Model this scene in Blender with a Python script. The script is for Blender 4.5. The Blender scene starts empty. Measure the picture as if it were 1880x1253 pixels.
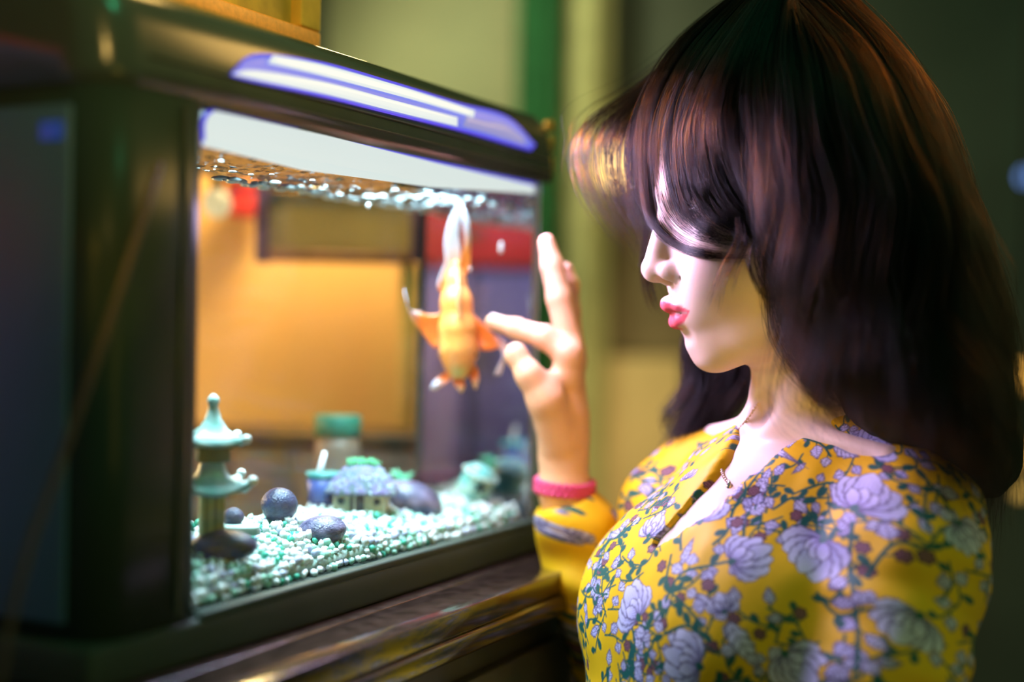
import bpy, bmesh, math, random
import numpy as np
from mathutils import Vector, Matrix
from mathutils.bvhtree import BVHTree

random.seed(7)
RNG = np.random.default_rng(7)
SC = bpy.context.scene
COL = SC.collection
PI = math.pi

# ------------------------------------------------------------------ camera
Z0 = 1.10                                   # lens height above the floor
PITCH, ROLL = 0.01512, 0.01929
_f = np.array([0, math.cos(PITCH), -math.sin(PITCH)])
_u0 = np.array([0, math.sin(PITCH), math.cos(PITCH)])
_r0 = np.array([1.0, 0, 0])
CR = _r0 * math.cos(ROLL) + _u0 * math.sin(ROLL)
CU = _u0 * math.cos(ROLL) - _r0 * math.sin(ROLL)
CF = _f
CAM = np.array([0, 0, Z0])
FPX = 50.0 / 36.0 * 1880
cam_d = bpy.data.cameras.new('camera')
cam_d.lens, cam_d.sensor_width, cam_d.sensor_fit = 50.0, 36.0, 'HORIZONTAL'
cam_d.clip_start, cam_d.clip_end = 0.02, 60
cam_d.dof.use_dof = True
cam_d.dof.focus_distance = 1.005
cam_d.dof.aperture_fstop = 1.5
cam = bpy.data.objects.new('camera', cam_d)
COL.objects.link(cam)
M = Matrix.Identity(4)
for i in range(3):
    M[i][0], M[i][1], M[i][2], M[i][3] = CR[i], CU[i], -CF[i], CAM[i]
cam.matrix_world = M
SC.camera = cam
vs = SC.view_settings
vs.view_transform, vs.look, vs.gamma, vs.exposure = 'Standard', 'None', 1.0, 0.0
vs.use_curve_mapping = False
SC.cycles.transparent_max_bounces = 32
SC.cycles.adaptive_threshold = 0.02
SC.cycles.max_bounces = 6
SC.cycles.diffuse_bounces = 3
SC.cycles.glossy_bounces = 3
SC.cycles.transmission_bounces = 4
SC.cycles.caustics_reflective = False
SC.cycles.caustics_refractive = False
SC.cycles.sample_clamp_indirect = 3.0

def pix(px, py, d):
    """point seen at a pixel of the 1880x1253 frame, d metres away along the floor axis y"""
    D = CF + CR * ((px - 940) / FPX) - CU * ((py - 626.5) / FPX)
    return CAM + D * (d / D[1])
def to_pix(P):
    P = np.asarray(P, float) - CAM
    d = P @ CF
    return 940 + FPX * (P @ CR) / d, 626.5 - FPX * (P @ CU) / d

# tank frame: A front left foot of the glass, U along the glass, W into the tank
TA = np.array([-0.18374, 0.83880]); TB = np.array([0.02242, 1.26260])
TL = float(np.linalg.norm(TB - TA)); TU = (TB - TA) / TL; TW = np.array([-TU[1], TU[0]])
TZ = Z0 - 0.17789; TH = 0.30; TD = 0.122
def tank(s, w, h):
    q = TA + TU * s + TW * w
    return np.array([q[0], q[1], TZ + h])
def on_w(px, py, w):
    """(s, h) where the sight line of a pixel meets the plane w metres behind the front glass"""
    D = CF + CR * ((px - 940) / FPX) - CU * ((py - 626.5) / FPX)
    k = (w - (CAM[:2] - TA) @ TW) / (D[:2] @ TW)
    P = CAM + D * k
    return float((P[:2] - TA) @ TU), float(P[2] - TZ)

# ------------------------------------------------------------------ world and lamps
wd = bpy.data.worlds.new('world'); SC.world = wd; wd.use_nodes = True
wd.node_tree.nodes['Background'].inputs[0].default_value = (0.36, 1.0, 0.54, 1)
wd.node_tree.nodes['Background'].inputs[1].default_value = 0.115

def look(o, p, t):
    d = Vector(t) - Vector(p)
    o.location = p; o.rotation_euler = d.to_track_quat('-Z', 'Y').to_euler()
def light(name, kind, p, power, color, size=0.05, target=None, size_y=None, spot=None):
    L = bpy.data.lights.new(name, kind); L.energy = power; L.color = color
    if kind == 'AREA':
        L.size = size
        if size_y: L.shape = 'RECTANGLE'; L.size_y = size_y
    else:
        L.shadow_soft_size = size
        if spot: L.spot_size = spot; L.spot_blend = 0.8
    o = bpy.data.objects.new(name, L); COL.objects.link(o)
    if target is not None: look(o, p, target)
    else: o.location = p
    o['kind'] = 'helper'
    return o
def rel(x, y, z): return (x, y, Z0 + z)

def area_at(name, p, xdir, ndir, sx, sy, power, color):
    """rectangle lamp with its long side along xdir, shining along ndir"""
    o = light(name, 'AREA', p, power, color, sx, None, sy)
    x = Vector(xdir).normalized(); z = -Vector(ndir).normalized(); y = z.cross(x)
    m = Matrix.Identity(4)
    for i in range(3): m[i][0], m[i][1], m[i][2], m[i][3] = x[i], y[i], z[i], p[i]
    o.matrix_world = m
    return o
_u3 = (TU[0], TU[1], 0); _out = (-TW[0], -TW[1], -0.06)
area_at('tank_lamp', tank(0.225, 0.055, 0.283), _u3, (0, 0, -1), 0.40, 0.08, 7.5, (0.68, 0.93, 1.0)).data.spread = math.radians(105)
area_at('hood_lamp', tank(0.29, -0.012, 0.336), _u3, _out, 0.30, 0.024, 2.9, (0.72, 0.55, 1.0))
area_at('glass_lamp', tank(0.29, -0.008, 0.283), _u3, (-TW[0], -TW[1], -0.55), 0.32, 0.02, 2.0, (0.74, 0.56, 1.0))
light('warm_spot_lamp', 'SPOT', rel(-0.30, 0.20, 0.14), 21.0, (1.0, 0.60, 0.07), 0.04, rel(0.02, 1.16, -0.06), spot=math.radians(20))
light('warm_fill', 'POINT', rel(0.12, 0.12, 0.42), 0.45, (1.0, 0.60, 0.10), 0.10)  # added unseen warm fill from the camera side
light('warm_low_lamp', 'POINT', rel(0.44, 0.32, -0.10), 1.5, (1.0, 0.68, 0.09), 0.10)
light('jaw_fill_spot', 'SPOT', rel(0.14, 0.28, -0.20), 11.0, (1.0, 0.66, 0.08), 0.03, rel(0.20, 0.98, -0.02), spot=math.radians(13))  # added unseen spot to warm the jaw and neck
light('frame_fill', 'POINT', tuple(tank(0.10, 0.02, 0.52)), 0.42, (1.0, 0.60, 0.16), 0.02)  # added unseen light to brighten the picture frame
light('hood_glint_spot', 'SPOT', rel(0.30, -0.15, 0.55), 90.0, (1.0, 0.62, 0.16), 0.16, tuple(tank(-0.03, -0.005, 0.375)), spot=math.radians(9))  # added unseen spot for gold glints on the hood's left corner
light('green_lamp', 'POINT', rel(0.42, 0.55, 0.95), 5.0, (0.05, 1.0, 0.42), 0.05)
light('warm_ceiling_lamp', 'AREA', rel(1.25, 1.9, 1.05), 11.0, (1.0, 0.58, 0.16), 0.8, rel(-0.1, 0.9, 0.1), 0.4)
light('alcove_lamp', 'POINT', rel(-0.20, 1.46, 0.27), 8.0, (1.0, 0.66, 0.26), 0.05)
light('alcove_lamp', 'POINT', rel(-0.52, 1.30, -0.05), 5.0, (1.0, 0.66, 0.28), 0.05)
light('curtain_lamp', 'SPOT', rel(-0.25, 2.35, 0.65), 17.0, (1.0, 1.0, 0.55), 0.10, rel(0.08, 3.0, 0.42), spot=math.radians(95))
light('low_lamp', 'SPOT', rel(0.26, 2.2, -0.35), 10.0, (1.0, 0.72, 0.32), 0.08, rel(0.26, 3.0, -0.25), spot=math.radians(60))
# ------------------------------------------------------------------ helpers
def tag(o, label=None, cat=None, group=None, kind=None):
    if label: o['label'] = label
    if cat: o['category'] = cat
    if group: o['group'] = group
    if kind: o['kind'] = kind
    return o
def empty(name, loc=(0, 0, 0), label=None, cat=None, group=None):
    o = bpy.data.objects.new(name, None); COL.objects.link(o); o.location = loc
    o.empty_display_size = 0.02
    return tag(o, label, cat, group)

MATS = {}
def mat(name, col=(0.5, 0.5, 0.5), rough=0.5, metal=0.0, spec=0.5, var=0.0, vscale=40.0, col2=None,
        bump=0.0, bscale=200.0, emit=None, estr=0.0, attr=None, coat=0.0, sss=0.0, stretch=None, trans=0.0):
    if name in MATS: return MATS[name]
    m = bpy.data.materials.new(name); m.use_nodes = True
    nt = m.node_tree; N = nt.nodes; Lk = nt.links
    b = N['Principled BSDF']
    b.inputs['Roughness'].default_value = rough
    b.inputs['Metallic'].default_value = metal
    b.inputs['Specular IOR Level'].default_value = spec
    b.inputs['Coat Weight'].default_value = coat
    c4 = (*col, 1)
    b.inputs['Base Color'].default_value = c4
    tc = N.new('ShaderNodeTexCoord')
    vec = tc.outputs['Object']
    if stretch:
        mp = N.new('ShaderNodeMapping'); mp.inputs['Scale'].default_value = stretch
        Lk.new(vec, mp.inputs['Vector']); vec = mp.outputs['Vector']
    src = None
    if attr:
        a = N.new('ShaderNodeVertexColor'); a.layer_name = attr; src = a.outputs['Color']
    if var or col2:
        n = N.new('ShaderNodeTexNoise'); n.inputs['Scale'].default_value = vscale; n.inputs['Detail'].default_value = 4
        Lk.new(vec, n.inputs['Vector'])
        r = N.new('ShaderNodeMapRange'); r.inputs[1].default_value = 0.35; r.inputs[2].default_value = 0.65
        Lk.new(n.outputs['Fac'], r.inputs[0])
        mx = N.new('ShaderNodeMix'); mx.data_type = 'RGBA'
        Lk.new(r.outputs[0], mx.inputs[0])
        if src is not None:
            Lk.new(src, mx.inputs[6])
            dk = N.new('ShaderNodeMix'); dk.data_type = 'RGBA'; dk.blend_type = 'MULTIPLY'; dk.inputs[0].default_value = 1
            Lk.new(src, dk.inputs[6]); dk.inputs[7].default_value = (1 - var, 1 - var, 1 - var, 1)
            Lk.new(dk.outputs[2], mx.inputs[7])
        else:
            mx.inputs[6].default_value = c4
            mx.inputs[7].default_value = (*(col2 or tuple(x * (1 - var) for x in col)), 1)
        src = mx.outputs[2]
    if src is not None: Lk.new(src, b.inputs['Base Color'])
    if bump:
        n2 = N.new('ShaderNodeTexNoise'); n2.inputs['Scale'].default_value = bscale; n2.inputs['Detail'].default_value = 3
        Lk.new(vec, n2.inputs['Vector'])
        bp = N.new('ShaderNodeBump'); bp.inputs['Strength'].default_value = bump; bp.inputs['Distance'].default_value = 0.002
        Lk.new(n2.outputs['Fac'], bp.inputs['Height']); Lk.new(bp.outputs[0], b.inputs['Normal'])
    if emit:
        b.inputs['Emission Color'].default_value = (*emit, 1); b.inputs['Emission Strength'].default_value = estr
    if sss:
        b.inputs['Subsurface Weight'].default_value = sss
        b.inputs['Subsurface Radius'].default_value = (0.006, 0.0025, 0.0012)
        b.inputs['Subsurface Scale'].default_value = 1.0
    MATS[name] = m
    return m
def clear_mat(name, tint=(1, 1, 1), refl=0.08, rough=0.0, gl=(1, 1, 1), fres=True, wave=0.0, wscale=60.0):
    """clear pane: straight-through light plus a mirror share"""
    if name in MATS: return MATS[name]
    m = bpy.data.materials.new(name); m.use_nodes = True
    nt = m.node_tree; N = nt.nodes; Lk = nt.links
    N.remove(N['Principled BSDF'])
    out = N['Material Output']
    t = N.new('ShaderNodeBsdfTransparent'); t.inputs[0].default_value = (*tint, 1)
    g = N.new('ShaderNodeBsdfGlossy'); g.inputs['Roughness'].default_value = rough; g.inputs[0].default_value = (*gl, 1)
    mx = N.new('ShaderNodeMixShader')
    if fres:
        lw = N.new('ShaderNodeLayerWeight'); lw.inputs[0].default_value = 0.12
        ml = N.new('ShaderNodeMath'); ml.operation = 'MULTIPLY'; ml.inputs[1].default_value = refl
        Lk.new(lw.outputs['Facing'], ml.inputs[0]); Lk.new(ml.outputs[0], mx.inputs[0])
    else:
        mx.inputs[0].default_value = refl
    if wave:
        tc = N.new('ShaderNodeTexCoord'); n = N.new('ShaderNodeTexNoise'); n.inputs['Scale'].default_value = wscale
        Lk.new(tc.outputs['Object'], n.inputs['Vector'])
        bp = N.new('ShaderNodeBump'); bp.inputs['Strength'].default_value = wave; bp.inputs['Distance'].default_value = 0.004
        Lk.new(n.outputs['Fac'], bp.inputs['Height']); Lk.new(bp.outputs[0], g.inputs['Normal'])
    Lk.new(t.outputs[0], mx.inputs[1]); Lk.new(g.outputs[0], mx.inputs[2]); Lk.new(mx.outputs[0], out.inputs[0])
    MATS[name] = m
    return m
def glow(name, col, s):
    return mat(name, (0.06, 0.06, 0.07), 0.4, emit=col, estr=s, var=0.05)

def mesh(name, V, Fc, m=None, parent=None, smooth=True, col=None):
    me = bpy.data.meshes.new(name)
    V = np.asarray(V, float)
    me.from_pydata(V.tolist(), [], [tuple(int(i) for i in f) for f in Fc] if not isinstance(Fc, np.ndarray) else Fc.tolist())
    me.update()
    if smooth: me.polygons.foreach_set('use_smooth', [True] * len(me.polygons))
    if col is not None:
        ca = me.color_attributes.new('col', 'FLOAT_COLOR', 'POINT')
        c4 = np.ones((len(V), 4), np.float32); c4[:, :3] = col
        ca.data.foreach_set('color', c4.ravel())
    o = bpy.data.objects.new(name, me); COL.objects.link(o)
    if m: me.materials.append(m)
    if parent: o.parent = parent
    return o
def fix(o):
    bm = bmesh.new(); bm.from_mesh(o.data); bmesh.ops.recalc_face_normals(bm, faces=bm.faces); bm.to_mesh(o.data); bm.free()
    return o
def join_geo(parts):
    V, Fc, n = [], [], 0
    for v, f in parts:
        V.append(np.asarray(v, float)); Fc += [tuple(i + n for i in q) for q in f]; n += len(v)
    return np.concatenate(V), Fc
def g_box(c, s, fr=None):
    """box geometry, centre c, full size s, in frame fr(x,y,z)->world or plain"""
    c = np.asarray(c, float); s = np.asarray(s, float) / 2
    v = np.array([[x, y, z] for x in (-1, 1) for y in (-1, 1) for z in (-1, 1)]) * s + c
    if fr is not None: v = np.array([fr(*p) for p in v])
    return v, [(0, 1, 3, 2), (4, 6, 7, 5), (0, 4, 5, 1), (2, 3, 7, 6), (0, 2, 6, 4), (1, 5, 7, 3)]
def box(name, c, s, m, parent=None, fr=None, bevel=0.0, seg=2):
    v, f = g_box(c, s, fr)
    o = fix(mesh(name, v, f, m, parent, smooth=False))
    if bevel: bevelled(o, bevel, seg)
    return o
def bevelled(o, w, seg=2):
    bm = bmesh.new(); bm.from_mesh(o.data)
    bmesh.ops.bevel(bm, geom=list(bm.edges), offset=w, segments=seg, profile=0.5, affect='EDGES')
    bm.to_mesh(o.data); bm.free()
    o.data.polygons.foreach_set('use_smooth', [True] * len(o.data.polygons))
    return o
def g_tube(P, R, n=8, cap=True):
    P = np.asarray(P, float); k = len(P); R = np.broadcast_to(np.asarray(R, float), (k,))
    T = np.gradient(P, axis=0); T /= np.linalg.norm(T, axis=1)[:, None] + 1e-12
    ref = np.array([0, 0, 1.0]) if abs(T[0][2]) < 0.9 else np.array([1.0, 0, 0])
    V = []
    a = np.cross(T[0], ref); a /= np.linalg.norm(a)
    for i in range(k):
        a = a - T[i] * (a @ T[i]); a /= np.linalg.norm(a); b = np.cross(T[i], a)
        for j in range(n):
            t = 2 * PI * j / n
            V.append(P[i] + R[i] * (a * math.cos(t) + b * math.sin(t)))
    Fc = [(i * n + j, i * n + (j + 1) % n, (i + 1) * n + (j + 1) % n, (i + 1) * n + j) for i in range(k - 1) for j in range(n)]
    if cap:
        Fc.append(tuple(range(n - 1, -1, -1))); Fc.append(tuple((k - 1) * n + j for j in range(n)))
    return np.array(V), Fc
def tube(name, P, R, m, parent=None, n=8):
    v, f = g_tube(P, R, n); return mesh(name, v, f, m, parent)
def g_lathe(prof, c, n=24, sx=1.0, sy=1.0):
    V = []
    for r, z in prof:
        for j in range(n):
            t = 2 * PI * j / n
            V.append((c[0] + r * sx * math.cos(t), c[1] + r * sy * math.sin(t), c[2] + z))
    k = len(prof)
    Fc = [(i * n + j, i * n + (j + 1) % n, (i + 1) * n + (j + 1) % n, (i + 1) * n + j) for i in range(k - 1) for j in range(n)]
    Fc.append(tuple(range(n - 1, -1, -1))); Fc.append(tuple((k - 1) * n + j for j in range(n)))
    return np.array(V), Fc
def lathe(name, prof, c, m, parent=None, n=24, **k):
    v, f = g_lathe(prof, c, n, **k); return mesh(name, v, f, m, parent)
def g_loft(rings, cap=True, close=True):
    n = len(rings[0]); V = np.concatenate([np.asarray(r, float) for r in rings]); k = len(rings)
    Fc = [(i * n + j, i * n + (j + 1) % n, (i + 1) * n + (j + 1) % n, (i + 1) * n + j) for i in range(k - 1) for j in range(n if close else n - 1)]
    if cap and close: Fc.append(tuple(range(n - 1, -1, -1))); Fc.append(tuple((k - 1) * n + j for j in range(n)))
    return V, Fc
def prism(name, outline, off, m, parent=None, bevel=0.0):
    """outline: 3d points of a flat polygon; off: 3d thickness vector"""
    a = np.asarray(outline, float); n = len(a)
    V = np.concatenate([a, a + np.asarray(off, float)])
    Fc = [tuple(range(n)), tuple(range(2 * n - 1, n - 1, -1))] + [(j, n + j, n + (j + 1) % n, (j + 1) % n) for j in range(n)]
    o = fix(mesh(name, V, Fc, m, parent, smooth=False))
    if bevel: bevelled(o, bevel)
    return o
def spline(pts, n):
    """Catmull-Rom through rows of pts, n samples"""
    P = np.asarray(pts, float); k = len(P)
    if k == 2: return P[0] + (P[1] - P[0]) * np.linspace(0, 1, n)[:, None]
    Q = np.concatenate([[2 * P[0] - P[1]], P, [2 * P[-1] - P[-2]]])
    u = np.linspace(0, k - 1 - 1e-9, n); i = u.astype(int); t = (u - i)[:, None]
    a, b, c, d = Q[i], Q[i + 1], Q[i + 2], Q[i + 3]
    return 0.5 * (2 * b + (c - a) * t + (2 * a - 5 * b + 4 * c - d) * t ** 2 + (3 * b - a - 3 * c + d) * t ** 3)
def rrect(x0, x1, y0, y1, r, n=5):
    pts = []
    for cx, cy, a0 in ((x1 - r, y1 - r, 0), (x0 + r, y1 - r, PI / 2), (x0 + r, y0 + r, PI), (x1 - r, y0 + r, 1.5 * PI)):
        for i in range(n + 1):
            a = a0 + PI / 2 * i / n; pts.append((cx + r * math.cos(a), cy + r * math.sin(a)))
    return pts
def copy_tree(o, parent=None):
    c = o.copy(); COL.objects.link(c); c.parent = parent
    for ch in list(o.children): copy_tree(ch, c)
    return c

# ---- implicit surfaces: primitives blended on a grid, skinned with surface nets
class Field:
    def __init__(s, lo, hi, vox):
        s.lo = np.asarray(lo, float); s.v = vox
        s.n = np.ceil((np.asarray(hi, float) - s.lo) / vox).astype(int) + 1
        s.D = np.full(s.n, 1e3, np.float32)
        s.ax = [s.lo[i] + np.arange(s.n[i]) * vox for i in range(3)]
    def sub(s, lo, hi):
        a = np.clip(np.floor((np.asarray(lo) - s.lo) / s.v).astype(int), 0, s.n)
        b = np.clip(np.ceil((np.asarray(hi) - s.lo) / s.v).astype(int) + 1, 0, s.n)
        sl = tuple(slice(a[i], b[i]) for i in range(3))
        X, Y, Z = [s.ax[i][sl[i]] for i in range(3)]
        return sl, X[:, None, None], Y[None, :, None], Z[None, None, :]
    def mix(s, sl, d, k, op):
        A = s.D[sl]
        if A.size == 0: return
        if op == '+':
            if k <= 0: s.D[sl] = np.minimum(A, d); return
            h = np.clip(0.5 + 0.5 * (A - d) / k, 0, 1); s.D[sl] = A + (d - A) * h - k * h * (1 - h)
        else:
            if k <= 0: s.D[sl] = np.maximum(A, -d); return
            h = np.clip(0.5 - 0.5 * (A + d) / k, 0, 1); s.D[sl] = A + (-d - A) * h + k * h * (1 - h)
    def ell(s, c, r, k=0.008, op='+', rot=None):
        c = np.asarray(c, float); r = np.broadcast_to(np.asarray(r, float), (3,)); m = max(r) + 2.5 * k + 3 * s.v
        sl, X, Y, Z = s.sub(c - m, c + m); X = X - c[0]; Y = Y - c[1]; Z = Z - c[2]
        if rot is not None:
            R = np.asarray(rot); X, Y, Z = (R[i][0] * X + R[i][1] * Y + R[i][2] * Z for i in range(3))
        k0 = np.sqrt((X / r[0]) ** 2 + (Y / r[1]) ** 2 + (Z / r[2]) ** 2)
        k1 = np.sqrt((X / r[0] ** 2) ** 2 + (Y / r[1] ** 2) ** 2 + (Z / r[2] ** 2) ** 2) + 1e-9
        s.mix(sl, (k0 * (k0 - 1) / k1).astype(np.float32), k, op)
    def cap(s, a, b, ra, rb, k=0.006, op='+'):
        a = np.asarray(a, float); b = np.asarray(b, float); m = max(ra, rb) + 2.5 * k + 3 * s.v
        sl, X, Y, Z = s.sub(np.minimum(a, b) - m, np.maximum(a, b) + m)
        d = b - a; L2 = d @ d + 1e-12
        t = np.clip(((X - a[0]) * d[0] + (Y - a[1]) * d[1] + (Z - a[2]) * d[2]) / L2, 0, 1)
        q = np.sqrt((X - a[0] - t * d[0]) ** 2 + (Y - a[1] - t * d[1]) ** 2 + (Z - a[2] - t * d[2]) ** 2)
        s.mix(sl, (q - (ra + (rb - ra) * t)).astype(np.float32), k, op)
    def chain(s, pts, rad, k=0.004, op='+'):
        for i in range(len(pts) - 1): s.cap(pts[i], pts[i + 1], rad[i], rad[i + 1], k, op)
    def skin(s):
        D = s.D; neg = D < 0; nx, ny, nz = D.shape
        c = np.zeros((nx - 1, ny - 1, nz - 1), np.int8)
        for i in (0, 1):
            for j in (0, 1):
                for k in (0, 1): c += neg[i:nx - 1 + i, j:ny - 1 + j, k:nz - 1 + k]
        I = np.argwhere((c > 0) & (c < 8))
        idx = np.full(c.shape, -1, np.int64); idx[tuple(I.T)] = np.arange(len(I))
        P = np.zeros((len(I), 3)); W = np.zeros(len(I))
        cor = np.array([[i, j, k] for i in (0, 1) for j in (0, 1) for k in (0, 1)])
        val = np.stack([D[tuple((I + q).T)] for q in cor], 1)
        for a in range(8):
            for b in range(a + 1, 8):
                if np.abs(cor[a] - cor[b]).sum() != 1: continue
                m = (val[:, a] < 0) != (val[:, b] < 0)
                t = val[m, a] / (val[m, a] - val[m, b])
                P[m] += cor[a] + (cor[b] - cor[a]) * t[:, None]; W[m] += 1
        P = (I + P / W[:, None]) * s.v + s.lo
        Q = []
        for ax in range(3):
            o1, o2 = (ax + 1) % 3, (ax + 2) % 3
            sa = [slice(None)] * 3; sb = [slice(None)] * 3; sa[ax] = slice(0, -1); sb[ax] = slice(1, None)
            A = neg[tuple(sa)]; B = neg[tuple(sb)]
            E = np.argwhere(A != B)
            E = E[(E[:, o1] > 0) & (E[:, o2] > 0) & (E[:, o1] < D.shape[o1] - 1) & (E[:, o2] < D.shape[o2] - 1)]
            fl = A[tuple(E.T)]
            d1 = np.zeros(3, int); d1[o1] = 1; d2 = np.zeros(3, int); d2[o2] = 1
            q = np.stack([idx[tuple((E - d1 - d2).T)], idx[tuple((E - d2).T)], idx[tuple(E.T)], idx[tuple((E - d1).T)]], 1)
            q[~fl] = q[~fl][:, ::-1]
            Q.append(q)
        return P, np.concatenate(Q)
def relax(V, Q, it=2, lam=0.5):
    """light Laplacian smoothing over quads"""
    for _ in range(it):
        S = np.zeros_like(V); N = np.zeros(len(V))
        for a, b in ((0, 1), (1, 2), (2, 3), (3, 0)):
            np.add.at(S, Q[:, a], V[Q[:, b]]); np.add.at(S, Q[:, b], V[Q[:, a]])
            np.add.at(N, Q[:, a], 1); np.add.at(N, Q[:, b], 1)
        V = V + lam * (S / np.maximum(N, 1)[:, None] - V)
    return V
def vnoise(P, sc, seed=0):
    """cheap smooth value noise in 3d, about -1..1"""
    P = np.asarray(P) * sc; i = np.floor(P).astype(np.int64); f = P - i; f = f * f * (3 - 2 * f)
    def h(a):
        n = a[:, 0] * 374761393 + a[:, 1] * 668265263 + a[:, 2] * 2147483647 + seed * 974634777
        n = (n ^ (n >> 13)) * 1274126177; n = n ^ (n >> 16)
        return (n & 0xffff) / 32767.5 - 1
    r = 0
    for a in (0, 1):
        for b in (0, 1):
            for c in (0, 1):
                w = (f[:, 0] if a else 1 - f[:, 0]) * (f[:, 1] if b else 1 - f[:, 1]) * (f[:, 2] if c else 1 - f[:, 2])
                r = r + w * h(i + np.array([a, b, c]))
    return r
# ------------------------------------------------------------------ the room
def slab(name, px0, px1, py0, py1, d, th, m, parent=None, kind=None, bevel=0.0):
    """upright board facing the room, spanning a pixel range at depth d, th thick to the back"""
    a = pix(px0, 0.5 * (py0 + py1), d); b = pix(px1, 0.5 * (py0 + py1), d)
    z1 = pix(0.5 * (px0 + px1), py0, d)[2]; z0 = pix(0.5 * (px0 + px1), py1, d)[2]
    o = box(name, ((a[0] + b[0]) / 2, d + th / 2, (z0 + z1) / 2), (b[0] - a[0], th, z1 - z0), m, parent, bevel=bevel)
    if kind: o['kind'] = kind
    return o
m_floor = mat('floor_boards', (0.10, 0.08, 0.06), 0.5, var=0.5, vscale=6, stretch=(1, 12, 1))
m_dark = mat('dark_green_paint', (0.11, 0.13, 0.11), 0.8, var=0.25, vscale=3)
fl = box('floor', (0, 1.2, -0.02), (6, 5, 0.04), m_floor); fl['kind'] = 'structure'
wb = box('wall_back', (0, 3.06, 1.3), (6, 0.08, 2.6), m_dark); wb['kind'] = 'structure'
wl = box('wall_left', (-1.75, 1.2, 1.3), (0.08, 5, 2.6), m_dark); wl['kind'] = 'structure'

m_olive = mat('olive_plaster', (0.40, 0.41, 0.26), 0.8, var=0.25, vscale=2.2)
m_beige = mat('beige_wainscot', (0.72, 0.55, 0.30), 0.7, var=0.12, vscale=4)
m_brown = mat('brown_panel', (0.22, 0.17, 0.10), 0.7, var=0.4, vscale=5)
slab('trim_1', 600, 950, -420, 330, 2.98, 0.03, m_olive, kind='structure')
slab('trim_2', 1095, 1252, 655, 1060, 2.96, 0.04, m_beige, kind='structure', bevel=0.004)
slab('trim_3', 1110, 1290, 180, 655, 3.0, 0.02, m_brown, kind='structure')

def curtain(name, px0, px1, py0, py1, d, m, label, folds, amp):
    root = empty(name, (0, 0, 0), label, 'curtain', 'curtains in front of the far wall')
    xs = np.linspace(px0, px1, folds * 10 + 1); V = []; n = len(xs)
    top = pix(0.5 * (px0 + px1), py0, d)[2]; bot = max(0.02, pix(0.5 * (px0 + px1), py1, d)[2])
    for z, sp in ((top, 0.92), (0.5 * (top + bot), 1.0), (bot, 1.05)):
        for i, x in enumerate(xs):
            c = 0.5 * (px0 + px1); p = pix(c + (x - c) * sp, 600, d)
            V.append((p[0], d + amp * math.cos(2 * PI * folds * i / (n - 1)) , z))
    V = np.array(V); V2 = V + (0, 0.006, 0)
    Fc = [(r * n + i, r * n + i + 1, (r + 1) * n + i + 1, (r + 1) * n + i) for r in range(2) for i in range(n - 1)]
    k = len(V); Fc2 = [tuple(k + q for q in f[::-1]) for f in Fc]
    ed = [(r * n + e, (r + 1) * n + e, k + (r + 1) * n + e, k + r * n + e) for r in range(2) for e in (0, n - 1)]
    fix(mesh('cloth', np.concatenate([V, V2]), Fc + Fc2 + ed, m, root))
    a, b = pix(px0 - 6, 600, d), pix(px1 + 6, 600, d)
    tube('rod', [(a[0], d, top + 0.005), (b[0], d, top + 0.005)], 0.009, mat('rod_metal', (0.2, 0.17, 0.1), 0.4, metal=0.7, var=0.2), root)
    return root
curtain('curtain', 938, 1022, -520, 1500, 2.86, mat('deep_green_cloth', (0.02, 0.15, 0.055), 0.85, var=0.25, vscale=20, bump=0.2),
        'deep green curtain hanging right behind the aquarium hood', 2, 0.018)
curtain('curtain', 1026, 1116, -520, 1500, 2.90, mat('pale_olive_cloth', (0.52, 0.52, 0.27), 0.85, var=0.2, vscale=20, bump=0.2),
        'pale olive curtain between the green curtain and the hair', 1, 0.02)

def bulb(p, r, col, s, label, group=None, name='lamp_bulb'):
    root = empty(name, tuple(p), label, 'lamp', group)
    prof = [(r * math.sin(a), -r * math.cos(a)) for a in np.linspace(0.05, PI - 0.35, 10)]
    lathe('globe', prof, (0, 0, 0), glow('glow_%s' % label.replace(' ', '_'), col, s), root, 16)
    lathe('socket', [(r * 0.36, r * 0.9), (r * 0.4, r * 1.0), (r * 0.4, r * 1.6), (r * 0.2, r * 1.7)], (0, 0, 0),
          mat('socket_metal', (0.2, 0.15, 0.08), 0.4, metal=0.8, var=0.2), root, 12)
    tube('cord', [(0, 0, r * 1.7), (0, 0, 2.58 - p[2])], r * 0.08 + 0.001, mat('cord_black', (0.03, 0.03, 0.03), 0.6, var=0.2), root, 6)
    return root
bulb(pix(1133, 305, 2.8), 0.036, (1.0, 0.66, 0.20), 3.6, 'glowing yellow bulb seen through the fringe of the hair')
for i, (px, py, c, s, r, lb) in enumerate([
        (1874, 690, (1, 0.5, 0.08), 1.6, 0.022, 'orange bulb at the right edge behind the hair'),
        (1873, 836, (1, 0.55, 0.10), 1.4, 0.016, 'amber bulb below the orange one at the right edge'),
        (1872, 900, (1, 0.60, 0.12), 1.0, 0.013, 'smallest amber bulb lowest at the right edge'),
        (1886, 325, (0.2, 0.4, 1.0), 1.2, 0.014, 'blue bulb at the right edge level with the eye')]):
    bulb(pix(px, py, 2.3 + 0.07 * i), r, c, s, lb, 'small bulbs strung behind the hair')

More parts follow.
